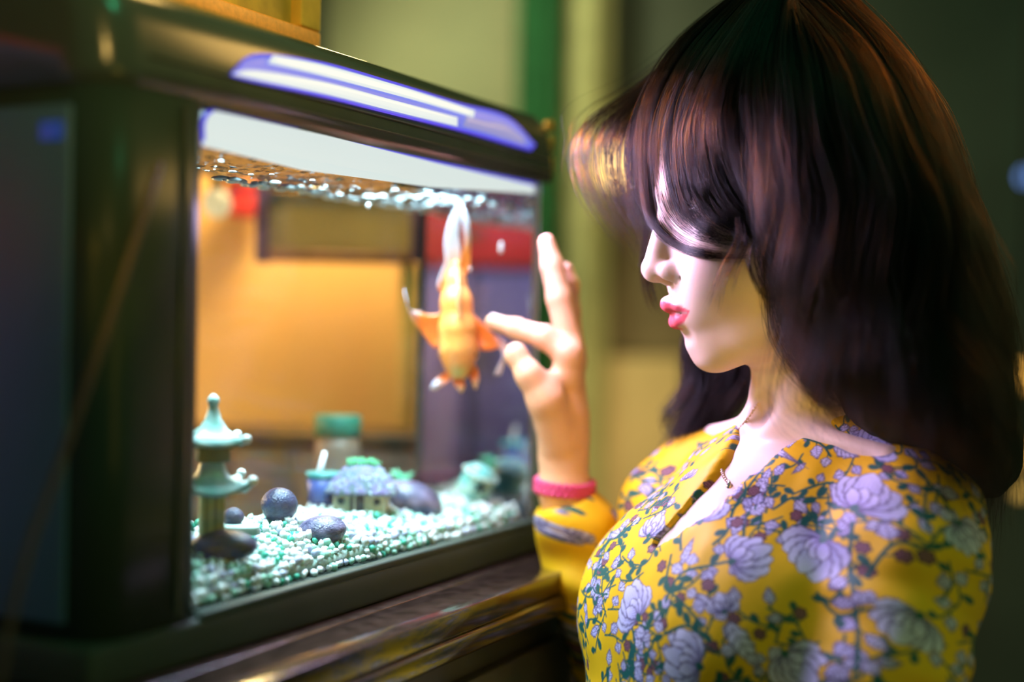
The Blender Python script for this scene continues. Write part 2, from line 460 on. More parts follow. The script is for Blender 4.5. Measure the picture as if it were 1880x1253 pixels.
# things behind the tank
m_orange = mat('orange_plaster', (0.92, 0.54, 0.22), 0.75, var=0.10, vscale=3)
pw = slab('wall_alcove', -260, 772, 318, 960, 1.64, 0.05, m_orange, kind='structure')
sc = empty('display_screen', (0, 0, 0), 'dark framed olive panel hanging on the orange wall behind the tank', 'screen')
slab('screen_face', 490, 764, 352, 470, 1.50, 0.012, mat('olive_screen', (0.34, 0.27, 0.12), 0.5, var=0.35, vscale=9), sc)
m_plum = mat('plum_frame', (0.06, 0.03, 0.12), 0.5, var=0.3)
slab('frame_side', 468, 492, 322, 482, 1.49, 0.03, m_plum, sc, bevel=0.002)
slab('frame_side', 755, 775, 322, 482, 1.49, 0.03, m_plum, sc, bevel=0.002)
slab('frame_rail', 492, 755, 462, 482, 1.49, 0.03, mat('brown_frame', (0.20, 0.09, 0.05), 0.5, var=0.3), sc, bevel=0.002)
slab('frame_rail', 492, 755, 322, 346, 1.49, 0.03, m_plum, sc, bevel=0.002)
rb = empty('red_box', (0, 0, 0), 'small red box mounted beside the dark framed panel', 'box')
slab('box_body', 415, 468, 340, 396, 1.55, 0.06, mat('red_card', (0.62, 0.03, 0.03), 0.5, var=0.15), rb, bevel=0.003)
slab('box_lid', 413, 470, 333, 345, 1.545, 0.07, mat('red_card', (0.62, 0.03, 0.03), 0.5, var=0.15), rb, bevel=0.002)
gl = empty('globe_lamp', pix(398, 374, 1.44), 'round cream lamp beside the red box behind the tank', 'lamp')
lathe('globe', [(0.015 * math.sin(a), -0.015 * math.cos(a)) for a in np.linspace(0.05, PI - 0.3, 12)], (0, 0, 0), glow('cream_globe', (1, 0.75, 0.38), 0.85), gl, 20)
lathe('socket', [(0.006, 0.013), (0.006, 0.03), (0.003, 0.032)], (0, 0, 0), mat('socket_metal'), gl, 12)
tube('bracket_arm', [(0, 0, 0.028), (0, 0.08, 0.034), (0, 0.202, 0.034)], 0.0035, mat('socket_metal'), gl, 8)
po = empty('yellow_post', (0, 0, 0), 'pale yellow post standing at the tank back corner', 'post')
slab('shaft', 730, 762, 486, 800, 1.50, 0.03, mat('yellow_paint', (0.85, 0.62, 0.22), 0.6, var=0.1), po, bevel=0.003)
slab('foot', 722, 768, 795, 960, 1.49, 0.05, mat('yellow_paint'), po, bevel=0.003)
ch = empty('wooden_chest', (0, 0, 0), 'grey brown wooden chest standing behind the tank', 'chest')
m_ch = mat('weathered_wood', (0.30, 0.22, 0.17), 0.6, var=0.35, vscale=30, stretch=(1, 1, 8))
for i, (a, b) in enumerate(((300, 425), (427, 540), (542, 655), (657, 778))):
    slab('plank', a, b, 822, 1010, 1.40, 0.02, m_ch, ch, bevel=0.0015)
slab('chest_lid', 292, 782, 797, 822, 1.395, 0.12, mat('dark_wood_lid', (0.12, 0.08, 0.055), 0.5, var=0.4, vscale=30, stretch=(1, 8, 8)), ch, bevel=0.002)
# wooden picture frame on the hood
pf = empty('picture_frame', tank(0.12, 0.085, 0.367), 'orange wooden frame around a yellow picture standing on the hood', 'picture frame')
def frp(s, w, h): return tank(s, w, h) - np.array(pf.location)
m_pf = mat('orange_wood', (0.95, 0.42, 0.08), 0.45, var=0.2, vscale=40, stretch=(1, 6, 6))
box('bottom_rail', (0.085, 0.085, 0.380), (0.30, 0.018, 0.026), m_pf, pf, frp, 0.002)
box('top_rail', (0.085, 0.085, 0.580), (0.30, 0.018, 0.026), m_pf, pf, frp, 0.002)
for s in (-0.052, 0.222): box('stile', (s, 0.085, 0.48), (0.026, 0.018, 0.174), mat('yellow_wood', (0.90, 0.60, 0.10), 0.5, var=0.2), pf, frp, 0.002)
box('picture', (0.085, 0.089, 0.48), (0.248, 0.006, 0.174), mat('yellow_picture', (0.75, 0.55, 0.08), 0.6, col2=(0.40, 0.30, 0.05), vscale=22), pf, frp)

# cabinet beside the camera whose red and violet front mirrors in the end glass
cd = np.array([-0.797, -0.602]); cc = np.array([-0.04, 1.30]) + 0.95 * cd; cx = np.array([-cd[1], cd[0]])
def cabf(a, b, z):
    q = cc + cx * a + cd * b
    return np.array([q[0], q[1], z])
cb = empty('drawer_cabinet', (0, 0, 0), 'cabinet with a red drawer above violet doors, mirrored in the tank end glass', 'cabinet')
box('carcass', (0, 0.13, 0.64), (0.66, 0.22, 1.28), mat('grey_blue_edge', (0.05, 0.06, 0.06), 0.6, var=0.2), cb, cabf, 0.004)
dr = box('drawer', (0, 0.012, Z0 + 0.135), (0.62, 0.02, 0.10), mat('red_lacquer', (0.75, 0.04, 0.05), 0.4, var=0.15, vscale=9), cb, cabf, 0.003)
box('knob', (0, -0.004, Z0 + 0.135), (0.03, 0.014, 0.02), mat('socket_metal'), dr, cabf, 0.003)
for s, c in ((-1, (0.34, 0.27, 0.62)), (1, (0.20, 0.18, 0.52))):
    d_ = box('door', (s * 0.156, 0.012, Z0 - 0.09), (0.30, 0.02, 0.33), mat('violet_lacquer_%d' % s, c, 0.4, var=0.3, vscale=6), cb, cabf, 0.003)
    box('handle', (s * 0.03, -0.004, Z0 - 0.05), (0.012, 0.014, 0.07), mat('socket_metal'), d_, cabf, 0.003)
box('base_panel', (0, 0.012, Z0 - 0.42), (0.62, 0.02, 0.30), mat('blue_lacquer', (0.09, 0.14, 0.45), 0.4, var=0.2), cb, cabf, 0.003)
light('cabinet_fill_spot', 'SPOT', tuple(cabf(0.30, -0.45, Z0 + 0.45)), 15.0, (0.9, 0.82, 1.0), 0.05, tuple(cabf(0, 0, Z0)), spot=math.radians(75))  # added unseen spot to light the mirrored cabinet front
# ------------------------------------------------------------------ table under the tank
ZT = TZ - 0.0245                             # table top height
def tb(s, w, z):
    q = TA + TU * s + TW * w
    return np.array([q[0], q[1], z])
tab = empty('wooden_sideboard', tb(0.2, 0.05, 0), 'dark brown wooden sideboard that carries the aquarium', 'sideboard')
def tbl(s, w, z): return tb(s, w, z) - np.array(tab.location)
m_wood = mat('dark_walnut', (0.050, 0.027, 0.022), 0.13, var=0.55, vscale=26, stretch=(3, 3, 30), bump=0.05, bscale=60, coat=0.4)
for w0, w1 in ((-0.072, -0.026), (-0.0247, 0.06), (0.0613, 0.208)):
    box('plank', (0.105, (w0 + w1) / 2, ZT - 0.009), (0.76, w1 - w0, 0.018), m_wood, tab, tbl, 0.0012)
box('edge_moulding', (0.105, -0.070, ZT - 0.026), (0.752, 0.010, 0.016), m_wood, tab, tbl, 0.003)
m_body = mat('black_brown_body', (0.07, 0.065, 0.05), 0.5, var=0.3, vscale=20)
box('carcass', (0.105, 0.06, ZT / 2 - 0.03), (0.72, 0.20, ZT - 0.03), m_body, tab, tbl, 0.002)
for k in range(2):
    d_ = box('drawer', (-0.07 + 0.35 * k, -0.046, ZT - 0.15), (0.335, 0.012, 0.17), m_body, tab, tbl, 0.002)
    box('knob', (-0.07 + 0.35 * k, -0.058, ZT - 0.15), (0.02, 0.014, 0.02), mat('socket_metal'), d_, tbl, 0.004)

# ------------------------------------------------------------------ the aquarium
aq = empty('aquarium', tank(0.2, 0.06, -0.0245), 'glass aquarium with a black curved hood and lit lamp lens', 'aquarium')
AL = np.array(aq.location)
def tq(s, w, h): return tank(s, w, h) - AL
m_black = mat('black_gloss_plastic', (0.06, 0.08, 0.065), 0.22, spec=0.5, var=0.2, vscale=14)
m_blackm = mat('black_frame_plastic', (0.05, 0.065, 0.052), 0.5, spec=0.15, var=0.2, vscale=14)
# base frame
box('base_frame', (0.190, 0.058, -0.0122), (0.586, 0.140, 0.0246), m_blackm, aq, tq, 0.003)
box('base_lip', (0.236, -0.0075, 0.0005), (0.490, 0.009, 0.006), m_blackm, aq, tq, 0.0015)
# left column with rounded front corner
ol = rrect(-0.092, -0.001, -0.010, TD + 0.012, 0.022)
V, Fc = g_loft([[tq(s, w, h) for s, w in ol] for h in (0.0, 0.1, 0.2, 0.3)])
fix(mesh('column', V, Fc, mat('black_satin_plastic', (0.035, 0.052, 0.04), 0.32, spec=0.12, var=0.2, vscale=14), aq))
# grey blue panel set into the column's outer side
def on_s(px, py, s0):
    D = CF + CR * ((px - 940) / FPX) - CU * ((py - 626.5) / FPX)
    k = (s0 - (CAM[:2] - TA) @ TU) / (D[:2] @ TU); P = CAM + D * k
    return float((P[:2] - TA) @ TW), float(P[2] - TZ)
sw, sh1 = on_s(130, 190, -0.094); _, sh0 = on_s(130, 1150, -0.094)
box('side_panel', (-0.0930, (sw + TD + 0.002) / 2, (min(sh1, 0.292) + max(sh0, 0.004)) / 2), (0.004, TD + 0.002 - sw, min(sh1, 0.292) - max(sh0, 0.004)), mat('grey_blue_paint', (0.07, 0.15, 0.24), 0.4, var=0.15, vscale=5), aq, tq, 0.0012)
box('indicator_light', (-0.0953, sw + 0.012, sh1 - 0.014), (0.002, 0.016, 0.010), mat('blue_indicator', (0.01, 0.02, 0.08), 0.4, emit=(0.02, 0.09, 0.45), estr=0.35, var=0.1), aq, tq, 0.0006)
box('column_groove', (-0.030, -0.0105, 0.15), (0.004, 0.002, 0.29), m_blackm, aq, tq)
# hood: profile swept along the tank, shrinking at both ends
prof = [(-0.009, 0.300), (-0.0095, 0.312), (-0.0085, 0.322), (-0.006, 0.338), (-0.001, 0.350), (0.008, 0.359), (0.022, 0.364),
        (0.06, 0.366), (TD - 0.01, 0.366), (TD + 0.008, 0.360), (TD + 0.014, 0.345), (TD + 0.014, 0.300)]
rings = []
for s, k, dz in ((-0.0935, 0.55, 0.10), (-0.091, 0.80, 0.04), (-0.082, 0.95, 0.008), (-0.066, 1.0, 0), (0.1, 1, 0), (0.3, 1, 0), (0.470, 1, 0), (0.477, 0.985, 0.0), (0.4805, 0.93, 0.0)):
    cw, ch_ = 0.057, 0.300
    rings.append([tq(s, cw + (w - cw) * k, ch_ + (h - ch_) * (1 - dz)) for w, h in prof])
V, Fc = g_loft(rings)
fix(mesh('hood', V, Fc, m_black, aq))
for h in (0.309, 0.3185):
    V, Fc = g_tube([tq(s, -0.0094, h) for s in np.linspace(-0.06, 0.474, 12)], 0.0007, 6); mesh('hood_seam', V, Fc, m_blackm, aq)
# gold strips standing in for a lamp reflection at the hood's right end
mg = mat('gold_reflection', (0.85, 0.55, 0.14), 0.4, metal=0.5, var=0.2, vscale=120)
for h0, h1 in ((0.308, 0.324), (0.328, 0.342), (0.346, 0.356)):
    box('end_reflection', (0.4815, -0.003, (h0 + h1) / 2), (0.0035, 0.008, h1 - h0), mg, aq, tq, 0.001)
# lamp lens in the hood: traced on the hood front, 3 mm thick
def hood_w(h):
    hs = [p[1] for p in prof[:7]]; return float(np.interp(h, hs, [p[0] for p in prof[:7]]))
def on_hood(px, py, off=0.0):
    w = -0.006
    for _ in range(4):
        s, h = on_w(px, py, w + off); w = hood_w(h)
    return tq(s, w + off, h)
def hood_patch(name, low, top, off, m, n=40, nv=6, th=0.002):
    a = spline(low, n); b = spline(top, n); V = []
    for o_ in (off, off + th):
        for j in range(nv):
            for i in range(n):
                t = j / (nv - 1); p = a[i] * (1 - t) + b[i] * t
                V.append(on_hood(p[0], p[1], o_))
    k = n * nv
    Fc = [(j * n + i, j * n + i + 1, (j + 1) * n + i + 1, (j + 1) * n + i) for j in range(nv - 1) for i in range(n - 1)]
    F2 = [tuple(k + q for q in f[::-1]) for f in Fc]
    rim = [i for i in range(n)] + [j * n + n - 1 for j in range(1, nv)] + [(nv - 1) * n + i for i in range(n - 2, -1, -1)] + [j * n for j in range(nv - 2, 0, -1)]
    F3 = [(rim[i], rim[(i + 1) % len(rim)], k + rim[(i + 1) % len(rim)], k + rim[i]) for i in range(len(rim))]
    return fix(mesh(name, V, Fc + F2 + F3, m, aq))
LOW = [(426, 141), (440, 145), (600, 181), (840, 240), (975, 276), (984, 270)]
TOP = [(427, 134), (445, 112), (505, 94), (760, 160), (955, 222), (983, 262)]
LOW = [(424, 139), (470, 152), (600, 181), (720, 211), (840, 240), (930, 265), (975, 277)]
TOP = [(426, 132), (470, 99), (590, 113), (720, 149), (840, 187), (930, 213), (984, 266)]
hood_patch('lens_fringe', LOW, TOP, -0.0012, glow('violet_fringe', (0.10, 0.07, 0.90), 0.9))  # glowing violet border added for colour fringing round the lit lens
def inset(a, b, f0, f1):
    a = np.asarray(a, float); b = np.asarray(b, float)
    return (a + (b - a) * f0).tolist(), (a + (b - a) * f1).tolist()
l2 = [(428, 137), (470, 149), (600, 177), (720, 207), (840, 235), (930, 260), (973, 272)]
t2 = [(430, 132), (472, 104), (590, 117), (720, 153), (840, 191), (930, 217), (979, 264)]
hood_patch('lens', l2, t2, -0.0018, glow('blue_lens', (0.16, 0.20, 0.85), 0.9))
def tube_on_hood(name, pts, r, m, off=-0.002):
    P = spline([on_hood(x, y, off) for x, y in pts], 24); P[0], P[-1] = P[0], P[-1]
    V, Fc = g_tube(P, r, 10); return mesh(name, V, Fc, m, aq)
white = glow('lamp_white', (0.92, 1.0, 0.97), 0.85)
hood_patch('lamp_tube', *inset(l2[:5], t2[:5], 0.06, 0.44), -0.0034, white, 30, 4)
hood_patch('lamp_tube', [(492, 116), (590, 139), (720, 173), (800, 195), (870, 216)], [(502, 101), (590, 118), (720, 154), (800, 179), (872, 203)], -0.0034, white, 30, 4)
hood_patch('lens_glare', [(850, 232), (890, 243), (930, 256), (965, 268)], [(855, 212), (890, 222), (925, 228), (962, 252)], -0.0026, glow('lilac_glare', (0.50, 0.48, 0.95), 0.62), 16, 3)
# lit diffuser behind the glass above the water
def on_glass(px, py, w): s, h = on_w(px, py, w); return tq(s, w, h)
def flat_patch(name, pts, w, m, th=0.004, parent=None):
    P = [on_glass(x, y, w) for x, y in pts]; off = np.array([TW[0], TW[1], 0]) * th
    return prism(name, P, off, m, parent or aq)
flat_patch('diffuser_fringe', [(377, 268), (375, 228), (380, 210), (393, 199), (560, 234), (800, 294), (993, 339), (993, 356), (800, 342), (560, 310)], 0.0060, glow('violet_fringe', 0, 0), 0.003)  # violet fringing round the bright band, put in as a glowing edge
flat_patch('diffuser', [(379, 268), (379, 228), (384, 213), (396, 204), (560, 239), (800, 299), (990, 343), (990, 356), (800, 344), (560, 312)], 0.0050, white, 0.003)
# panes
m_glass = clear_mat('tank_glass', (0.97, 0.985, 0.98), 0.16)
m_end = clear_mat('tank_end_glass', (0.55, 0.6, 0.75), 0.66, 0.02, (0.95, 0.93, 1.0), fres=False)
box('front_pane', (TL / 2, 0.002, TH / 2), (TL, 0.004, TH), m_glass, aq, tq)
box('back_pane', (TL / 2 - 0.002, TD - 0.002, TH / 2), (TL - 0.004, 0.004, TH), m_glass, aq, tq)
box('end_pane', (TL - 0.002, TD / 2, TH / 2), (0.004, TD - 0.009, TH), m_end, aq, tq)
m_sil = mat('dark_silicone', (0.03, 0.045, 0.05), 0.4, var=0.2)
box('silicone_seam', (TL - 0.0055, TD - 0.006, TH / 2), (0.003, 0.004, TH), m_sil, aq, tq)
mb = mat('glass_edge', (0.75, 0.80, 0.92), 0.15, spec=0.8, var=0.1)
box('glass_edge', (TL + 0.0006, 0.002, TH / 2), (0.0012, 0.004, TH), mb, aq, tq)

# water body: rippled top, clear flanks
HW = 0.281
ns, nw = 150, 44
S = np.linspace(0.004, TL - 0.0045, ns); Wd = np.linspace(0.0045, TD - 0.0045, nw)
G = np.array([[s, w, 0] for w in Wd for s in S])
rip = 0.0016 * vnoise(G, 55, 3) + 0.0010 * vnoise(G, 120, 4) + 0.0005 * vnoise(G, 260, 5)
fall = np.clip((G[:, 1]) / 0.02, 0.15, 1)
Vt = np.array([tq(g[0], g[1], HW + r * f) for g, r, f in zip(G, rip, fall)])
Vb = np.array([tq(g[0], g[1], 0.003) for g in G])
n = ns
Ft = [(j * n + i, j * n + i + 1, (j + 1) * n + i + 1, (j + 1) * n + i) for j in range(nw - 1) for i in range(ns - 1)]
k = len(Vt)
rim = [i for i in range(n)] + [j * n + n - 1 for j in range(1, nw)] + [(nw - 1) * n + i for i in range(n - 2, -1, -1)] + [j * n for j in range(nw - 2, 0, -1)]
corner = [0, n - 1, nw * n - 1, (nw - 1) * n]
Vc = np.concatenate([Vt, Vb[corner]])
Fs = []
cur = 0
for a in range(4):
    i0, i1 = rim.index(corner[a]), rim.index(corner[(a + 1) % 4])
    seq = rim[i0:i1 + 1] if i1 > i0 else rim[i0:] + [rim[0]]
    Fs.append(tuple(seq[::-1]) + (k + a, k + (a + 1) % 4))
Fs.append((k, k + 1, k + 2, k + 3))
wt = mesh('water', Vc, Ft + Fs, clear_mat('water_flank', (0.985, 0.995, 1.0), 0.0, fres=False), None)
wt.location = AL
wt.data.materials.append(clear_mat('water_surface', (0.85, 0.92, 0.95), 0.62, 0.03, (0.95, 0.97, 1.0), fres=False, wave=0.5, wscale=70))
mi = np.zeros(len(wt.data.polygons), np.int32); mi[:len(Ft)] = 1
wt.data.polygons.foreach_set('material_index', mi)
tag(wt, 'clear rippling water that fills the aquarium', 'water')

# white flecks under the surface, put in for lamp sparkles on the ripples
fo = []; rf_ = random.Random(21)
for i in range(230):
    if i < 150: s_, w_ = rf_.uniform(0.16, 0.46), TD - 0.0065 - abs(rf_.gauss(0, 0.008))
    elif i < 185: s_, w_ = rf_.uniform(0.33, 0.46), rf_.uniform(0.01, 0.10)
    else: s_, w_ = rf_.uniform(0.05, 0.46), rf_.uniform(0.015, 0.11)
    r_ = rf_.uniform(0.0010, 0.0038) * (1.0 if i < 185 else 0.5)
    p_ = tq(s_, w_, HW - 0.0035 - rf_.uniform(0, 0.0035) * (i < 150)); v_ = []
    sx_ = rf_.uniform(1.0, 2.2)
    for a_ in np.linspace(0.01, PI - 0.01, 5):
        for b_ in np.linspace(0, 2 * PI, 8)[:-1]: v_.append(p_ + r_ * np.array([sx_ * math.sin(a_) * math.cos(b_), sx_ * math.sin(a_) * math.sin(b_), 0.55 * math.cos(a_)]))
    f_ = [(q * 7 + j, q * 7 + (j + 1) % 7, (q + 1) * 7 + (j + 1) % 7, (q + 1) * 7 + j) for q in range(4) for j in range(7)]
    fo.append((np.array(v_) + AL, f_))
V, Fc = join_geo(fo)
tag(mesh('surface_sparkle', V, Fc, mat('sparkle_white', (0.78, 0.92, 0.98), 0.2, spec=0.8, var=0.1)), 'white flecks standing in for light sparkles along the water surface', 'sparkle', kind='stuff')

# ------------------------------------------------------------------ gravel
def stone_mesh(name, m, sub=1, jit=0.22, sc=(1, 1, 1), seed=0):
    bm = bmesh.new(); bmesh.ops.create_icosphere(bm, subdivisions=sub, radius=1.0)
    r = random.Random(seed)
    V = np.array([v.co[:] for v in bm.verts]); nz = vnoise(V + seed * 3.1, 1.3, seed) * jit
    for v, q in zip(bm.verts, nz): v.co = Vector((v.co.x * sc[0], v.co.y * sc[1], v.co.z * sc[2])) * (1 + q)
    me = bpy.data.meshes.new(name); bm.to_mesh(me); bm.free()
    me.polygons.foreach_set('use_smooth', [True] * len(me.polygons)); me.materials.append(m)
    return me
GC = [('white', (0.86, 0.90, 0.90), 'white'), ('pale_green', (0.42, 0.78, 0.62), 'pale green'), ('emerald', (0.04, 0.45, 0.30), 'emerald green'), ('grey_lilac', (0.50, 0.52, 0.72), 'grey lilac')]
gm = {}
for nme, c, _ in GC:
    gm[nme] = [stone_mesh('gravel_pebble', mat('gravel_' + nme, c, 0.35, var=0.3, vscale=180), 1, 0.25,
                          (1, random.uniform(0.7, 1), random.uniform(0.6, 0.9)), s) for s in range(5)]
def bed_h(s, w):
    return 0.0065 + (0.0245 - 0.013 * (s / TL)) * min(1.0, (w / 0.055)) ** 0.8 + 0.0015 * math.sin(s * 31 + w * 40)
peb = []
rr = random.Random(11)
for layer in range(9):                              # wall of pebbles against the front glass
    h = 0.003 + layer * 0.0045
    s = 0.006 + 0.002 * (layer % 2)
    while s < TL - 0.008:
        if h < bed_h(s, 0) + 0.001: peb.append((s, 0.0085 + rr.uniform(0, 0.003), h + rr.uniform(-.0012, .0012), rr.uniform(0.0026, 0.0042)))
        s += rr.uniform(0.0052, 0.0078)
w = 0.013
while w < TD - 0.008:                               # top layer
    s = 0.006
    while s < TL - 0.010:
        peb.append((s, w + rr.uniform(-.002, .002), bed_h(s, w) + rr.uniform(-.0015, .0015), rr.uniform(0.0026, 0.0046)))
        s += rr.uniform(0.0052, 0.0080)
    w += 0.0060
def gcol(s):
    return rr.choices(GC, weights=(5.8, 2.4, 1.0, 1.4))[0]
peb = [(p, gcol(p[0])) for p in peb]
order = sorted(range(len(peb)), key=lambda i: np.linalg.norm(tank(*peb[i][0][:3]) - CAM) - 0.35 * (peb[i][0][1] > 0.012) * 0 )
vis = set(order[:300])
rest = []
for i, ((s, w, h, r), (nme, c, word)) in enumerate(peb):
    me = rr.choice(gm[nme]); rot = (rr.uniform(0, 6), rr.uniform(0, 6), rr.uniform(0, 6))
    if i in vis:
        o = bpy.data.objects.new('gravel_pebble', me); COL.objects.link(o)
        o.location = tank(s, w, h); o.scale = (r, r, r); o.rotation_euler = rot
        tag(o, '%s gravel pebble lying in the gravel bed of the tank' % word, 'pebble', '%s pebbles of the gravel bed' % word)
    else:
        rest.append((me, tank(s, w, h), r, rot))
Vr, Fr, Mi, nn = [], [], [], 0
mlist = list(dict.fromkeys(m.materials[0].name for m, *_ in rest))
for me, p, r, rot in rest:
    Rm = np.array(Matrix.LocRotScale(None, __import__('mathutils').Euler(rot), None).to_3x3())
    v = np.array([q.co[:] for q in me.vertices]) @ Rm.T * r + p
    Vr.append(v); Fr += [tuple(x + nn for x in q.vertices) for q in me.polygons]; Mi += [mlist.index(me.materials[0].name)] * len(me.polygons); nn += len(v)
gb = mesh('gravel_bed', np.concatenate(Vr), Fr)
for q in mlist: gb.data.materials.append(bpy.data.materials[q])
gb.data.polygons.foreach_set('material_index', Mi)
tag(gb, 'small white and green gravel covering the tank floor', 'gravel', kind='stuff')
# solid core under the pebbles so that no light leaks through the bed
gn = 24
Vg = [tank(s, w, bed_h(s, w) - 0.003) for w in np.linspace(0.013, TD - 0.006, 8) for s in np.linspace(0.006, TL - 0.008, gn)]
Fg = [(j * gn + i, j * gn + i + 1, (j + 1) * gn + i + 1, (j + 1) * gn + i) for j in range(7) for i in range(gn - 1)]
Vg2 = [tank(s, w, 0.001) for w in np.linspace(0.013, TD - 0.006, 8) for s in np.linspace(0.006, TL - 0.008, gn)]
k = len(Vg); rim = [i for i in range(gn)] + [j * gn + gn - 1 for j in range(1, 8)] + [7 * gn + i for i in range(gn - 2, -1, -1)] + [j * gn for j in range(6, 0, -1)]
Fg += [tuple(k + q for q in f[::-1]) for f in Fg] + [(rim[i], rim[(i + 1) % len(rim)], k + rim[(i + 1) % len(rim)], k + rim[i]) for i in range(len(rim))]
gs = fix(mesh('sand_layer', np.array(Vg + Vg2), Fg, mat('grey_green_sand', (0.40, 0.55, 0.48), 0.8, var=0.5, vscale=300)))
tag(gs, 'grey green fine sand under the gravel', 'sand', kind='stuff')

# ------------------------------------------------------------------ stones and ornaments in the tank
def place(px, py, w):
    s, h = on_w(px, py, w); return tank(s, w, h)
def pxm(px, py, w):
    """metres per pixel there"""
    return (place(px, py, w)[1]) / FPX
m_st = [mat('stone_navy', (0.008, 0.014, 0.045), 0.3, col2=(0.03, 0.04, 0.10), vscale=1.6, bump=0.5, bscale=9),
        mat('stone_slate', (0.018, 0.024, 0.07), 0.35, col2=(0.16, 0.14, 0.24), vscale=1.8, bump=0.5, bscale=9)]
for px, py, w, a, b, c, mi_, tl, lb in [
        (513, 928, 0.070, 34, 30, 33, 0, 0.2, 'round dark blue stone standing between pagoda and cottage'),
        (592, 974, 0.034, 46, 40, 27, 1, 0.1, 'low slate stone lying in the gravel before the cottage'),
        (757, 919, 0.052, 60, 44, 34, 1, -0.35, 'large tilted egg shaped slate stone right of the cottage'),
        (412, 1002, 0.030, 60, 34, 30, 0, 0.0, 'dark blue stone in the front left corner of the gravel'),
        (428, 950, 0.060, 20, 18, 18, 0, 0.0, 'small dark stone half hidden behind the pagoda foot')]:
    k_ = pxm(px, py, w); o = bpy.data.objects.new('river_stone', stone_mesh('river_stone', m_st[mi_], 4, 0.05, (1, 1, 1), px))
    COL.objects.link(o); o.location = place(px, py, w)
    o.scale = (a * k_, b * k_, c * k_); o.rotation_euler = (0, -tl, 0.05)
    tag(o, lb, 'stone', 'stones on the gravel')
# flat slabs
for px, py, w, a, lb in ((590, 938, 0.075, 46, 'flat grey green slab before the cottage door'), (440, 965, 0.050, 46, 'flat grey green slab beside the pagoda foot')):
    k_ = pxm(px, py, w); p = place(px, py, w); rs = random.Random(px)
    ang = np.linspace(0, 2 * PI, 11)[:-1]; R_ = [a * k_ * rs.uniform(0.8, 1.05) for _ in ang]
    P = [p + np.array([r * math.cos(t), 0.7 * r * math.sin(t), 0]) for r, t in zip(R_, ang)]
    tag(prism('stone_slab', P, (0, 0, -0.006), mat('slab_stone', (0.34, 0.46, 0.40), 0.6, var=0.4, vscale=70, bump=0.4), bevel=0.001), lb, 'slab', 'flat slabs in the gravel')

# thatched cottage
cw_ = 0.070; cp = place(665, 938, cw_); ck = pxm(665, 938, cw_)
ct = empty('cottage_ornament', cp, 'little thatched cottage ornament with white walls and round windows', 'ornament')
ct.rotation_euler = (0, 0, -0.12)
m_wall = mat('cottage_plaster', (0.70, 0.68, 0.46), 0.7, var=0.3, vscale=120)
m_that = mat('thatch', (0.07, 0.12, 0.12), 0.8, col2=(0.20, 0.16, 0.34), vscale=150, bump=0.6, bscale=300)
m_tgr = mat('moss_green', (0.10, 0.45, 0.22), 0.8, var=0.5, vscale=200, bump=0.5)
m_dkg = mat('dark_window', (0.01, 0.03, 0.05), 0.3, var=0.2)
u = ck
box('wall_block', (0, 0.0, 18 * u), (92 * u, 50 * u, 40 * u), m_wall, ct, bevel=1.2 * u)
box('floor_plinth', (0, -2 * u, -3 * u), (100 * u, 62 * u, 10 * u), mat('plinth_green', (0.18, 0.32, 0.22), 0.7, var=0.4, vscale=100), ct, bevel=1.5 * u)
for x in (-46, -22, 12, 20, 46): tube('post', [(x * u, -26 * u, 0), (x * u, -26 * u, 38 * u)], 2.6 * u, mat('post_cream', (0.75, 0.70, 0.50), 0.6, var=0.2), ct, 8)
d_ = box('door', (-4 * u, -26 * u, 16 * u), (26 * u, 4 * u, 34 * u), m_dkg, ct, bevel=0.8 * u)
box('door_jamb', (-8 * u, -28.5 * u, 16 * u), (3 * u, 3 * u, 36 * u), mat('post_cream'), d_, bevel=0.5 * u)
for x in (-34, 33):
    q = lathe('window', [(6.5 * u, 0), (6.5 * u, 2.5 * u), (1 * u, 2.6 * u)], (0, 0, 0), m_dkg, ct, 16); q.rotation_euler = (PI / 2, 0, 0); q.location = (x * u, -24.5 * u, 20 * u)
    rr_ = tube('window_ring', [(9 * u * math.cos(t), 9 * u * math.sin(t), 0) for t in np.linspace(0, 2 * PI, 17)], 1.8 * u, mat('post_cream'), q, 6)
rg = []
for z, a, b in ((36, 62, 40), (33, 66, 44), (38, 66, 43), (52, 58, 36), (66, 46, 28), (78, 34, 18), (84, 30, 12)):
    ring = []
    for t in np.linspace(0, 2 * PI, 49)[:-1]:
        wv = 1 + 0.025 * math.sin(t * 24) * (z < 80)
        ct_, st_ = math.cos(t), math.sin(t)
        ring.append((a * u * wv * math.copysign(abs(ct_) ** 0.7, ct_), b * u * wv * math.copysign(abs(st_) ** 0.7, st_), z * u))
    rg.append(ring)
V, Fc = g_loft(rg); rf = fix(mesh('thatched_roof', V, Fc, m_that, ct))
tuft = []
rs = random.Random(5)
for i in range(150):
    z = rs.uniform(36, 76); t = rs.uniform(0, 2 * PI); f = np.interp(z, [36, 52, 66, 78], [66, 58, 46, 34]); g = np.interp(z, [36, 52, 66, 78], [43, 36, 28, 18])
    a_ = np.array([f * math.copysign(abs(math.cos(t)) ** .7, math.cos(t)), g * math.copysign(abs(math.sin(t)) ** .7, math.sin(t)), z])
    o_ = a_ * np.array([1, 1, 0]); o_ /= np.linalg.norm(o_)
    tuft.append(g_tube(np.array([a_ - o_ * 2 + (0, 0, 3), a_ + o_ * 1.5, a_ + o_ * 3 - (0, 0, 9)]) * u, [1.6 * u, 1.8 * u, 0.4 * u], 5))
V, Fc = join_geo(tuft); mesh('thatch_straws', V, Fc, mat('straw_pale', (0.34, 0.46, 0.42), 0.7, col2=(0.16, 0.12, 0.32), vscale=90), rf)['kind'] = 'stuff'
tuft = []
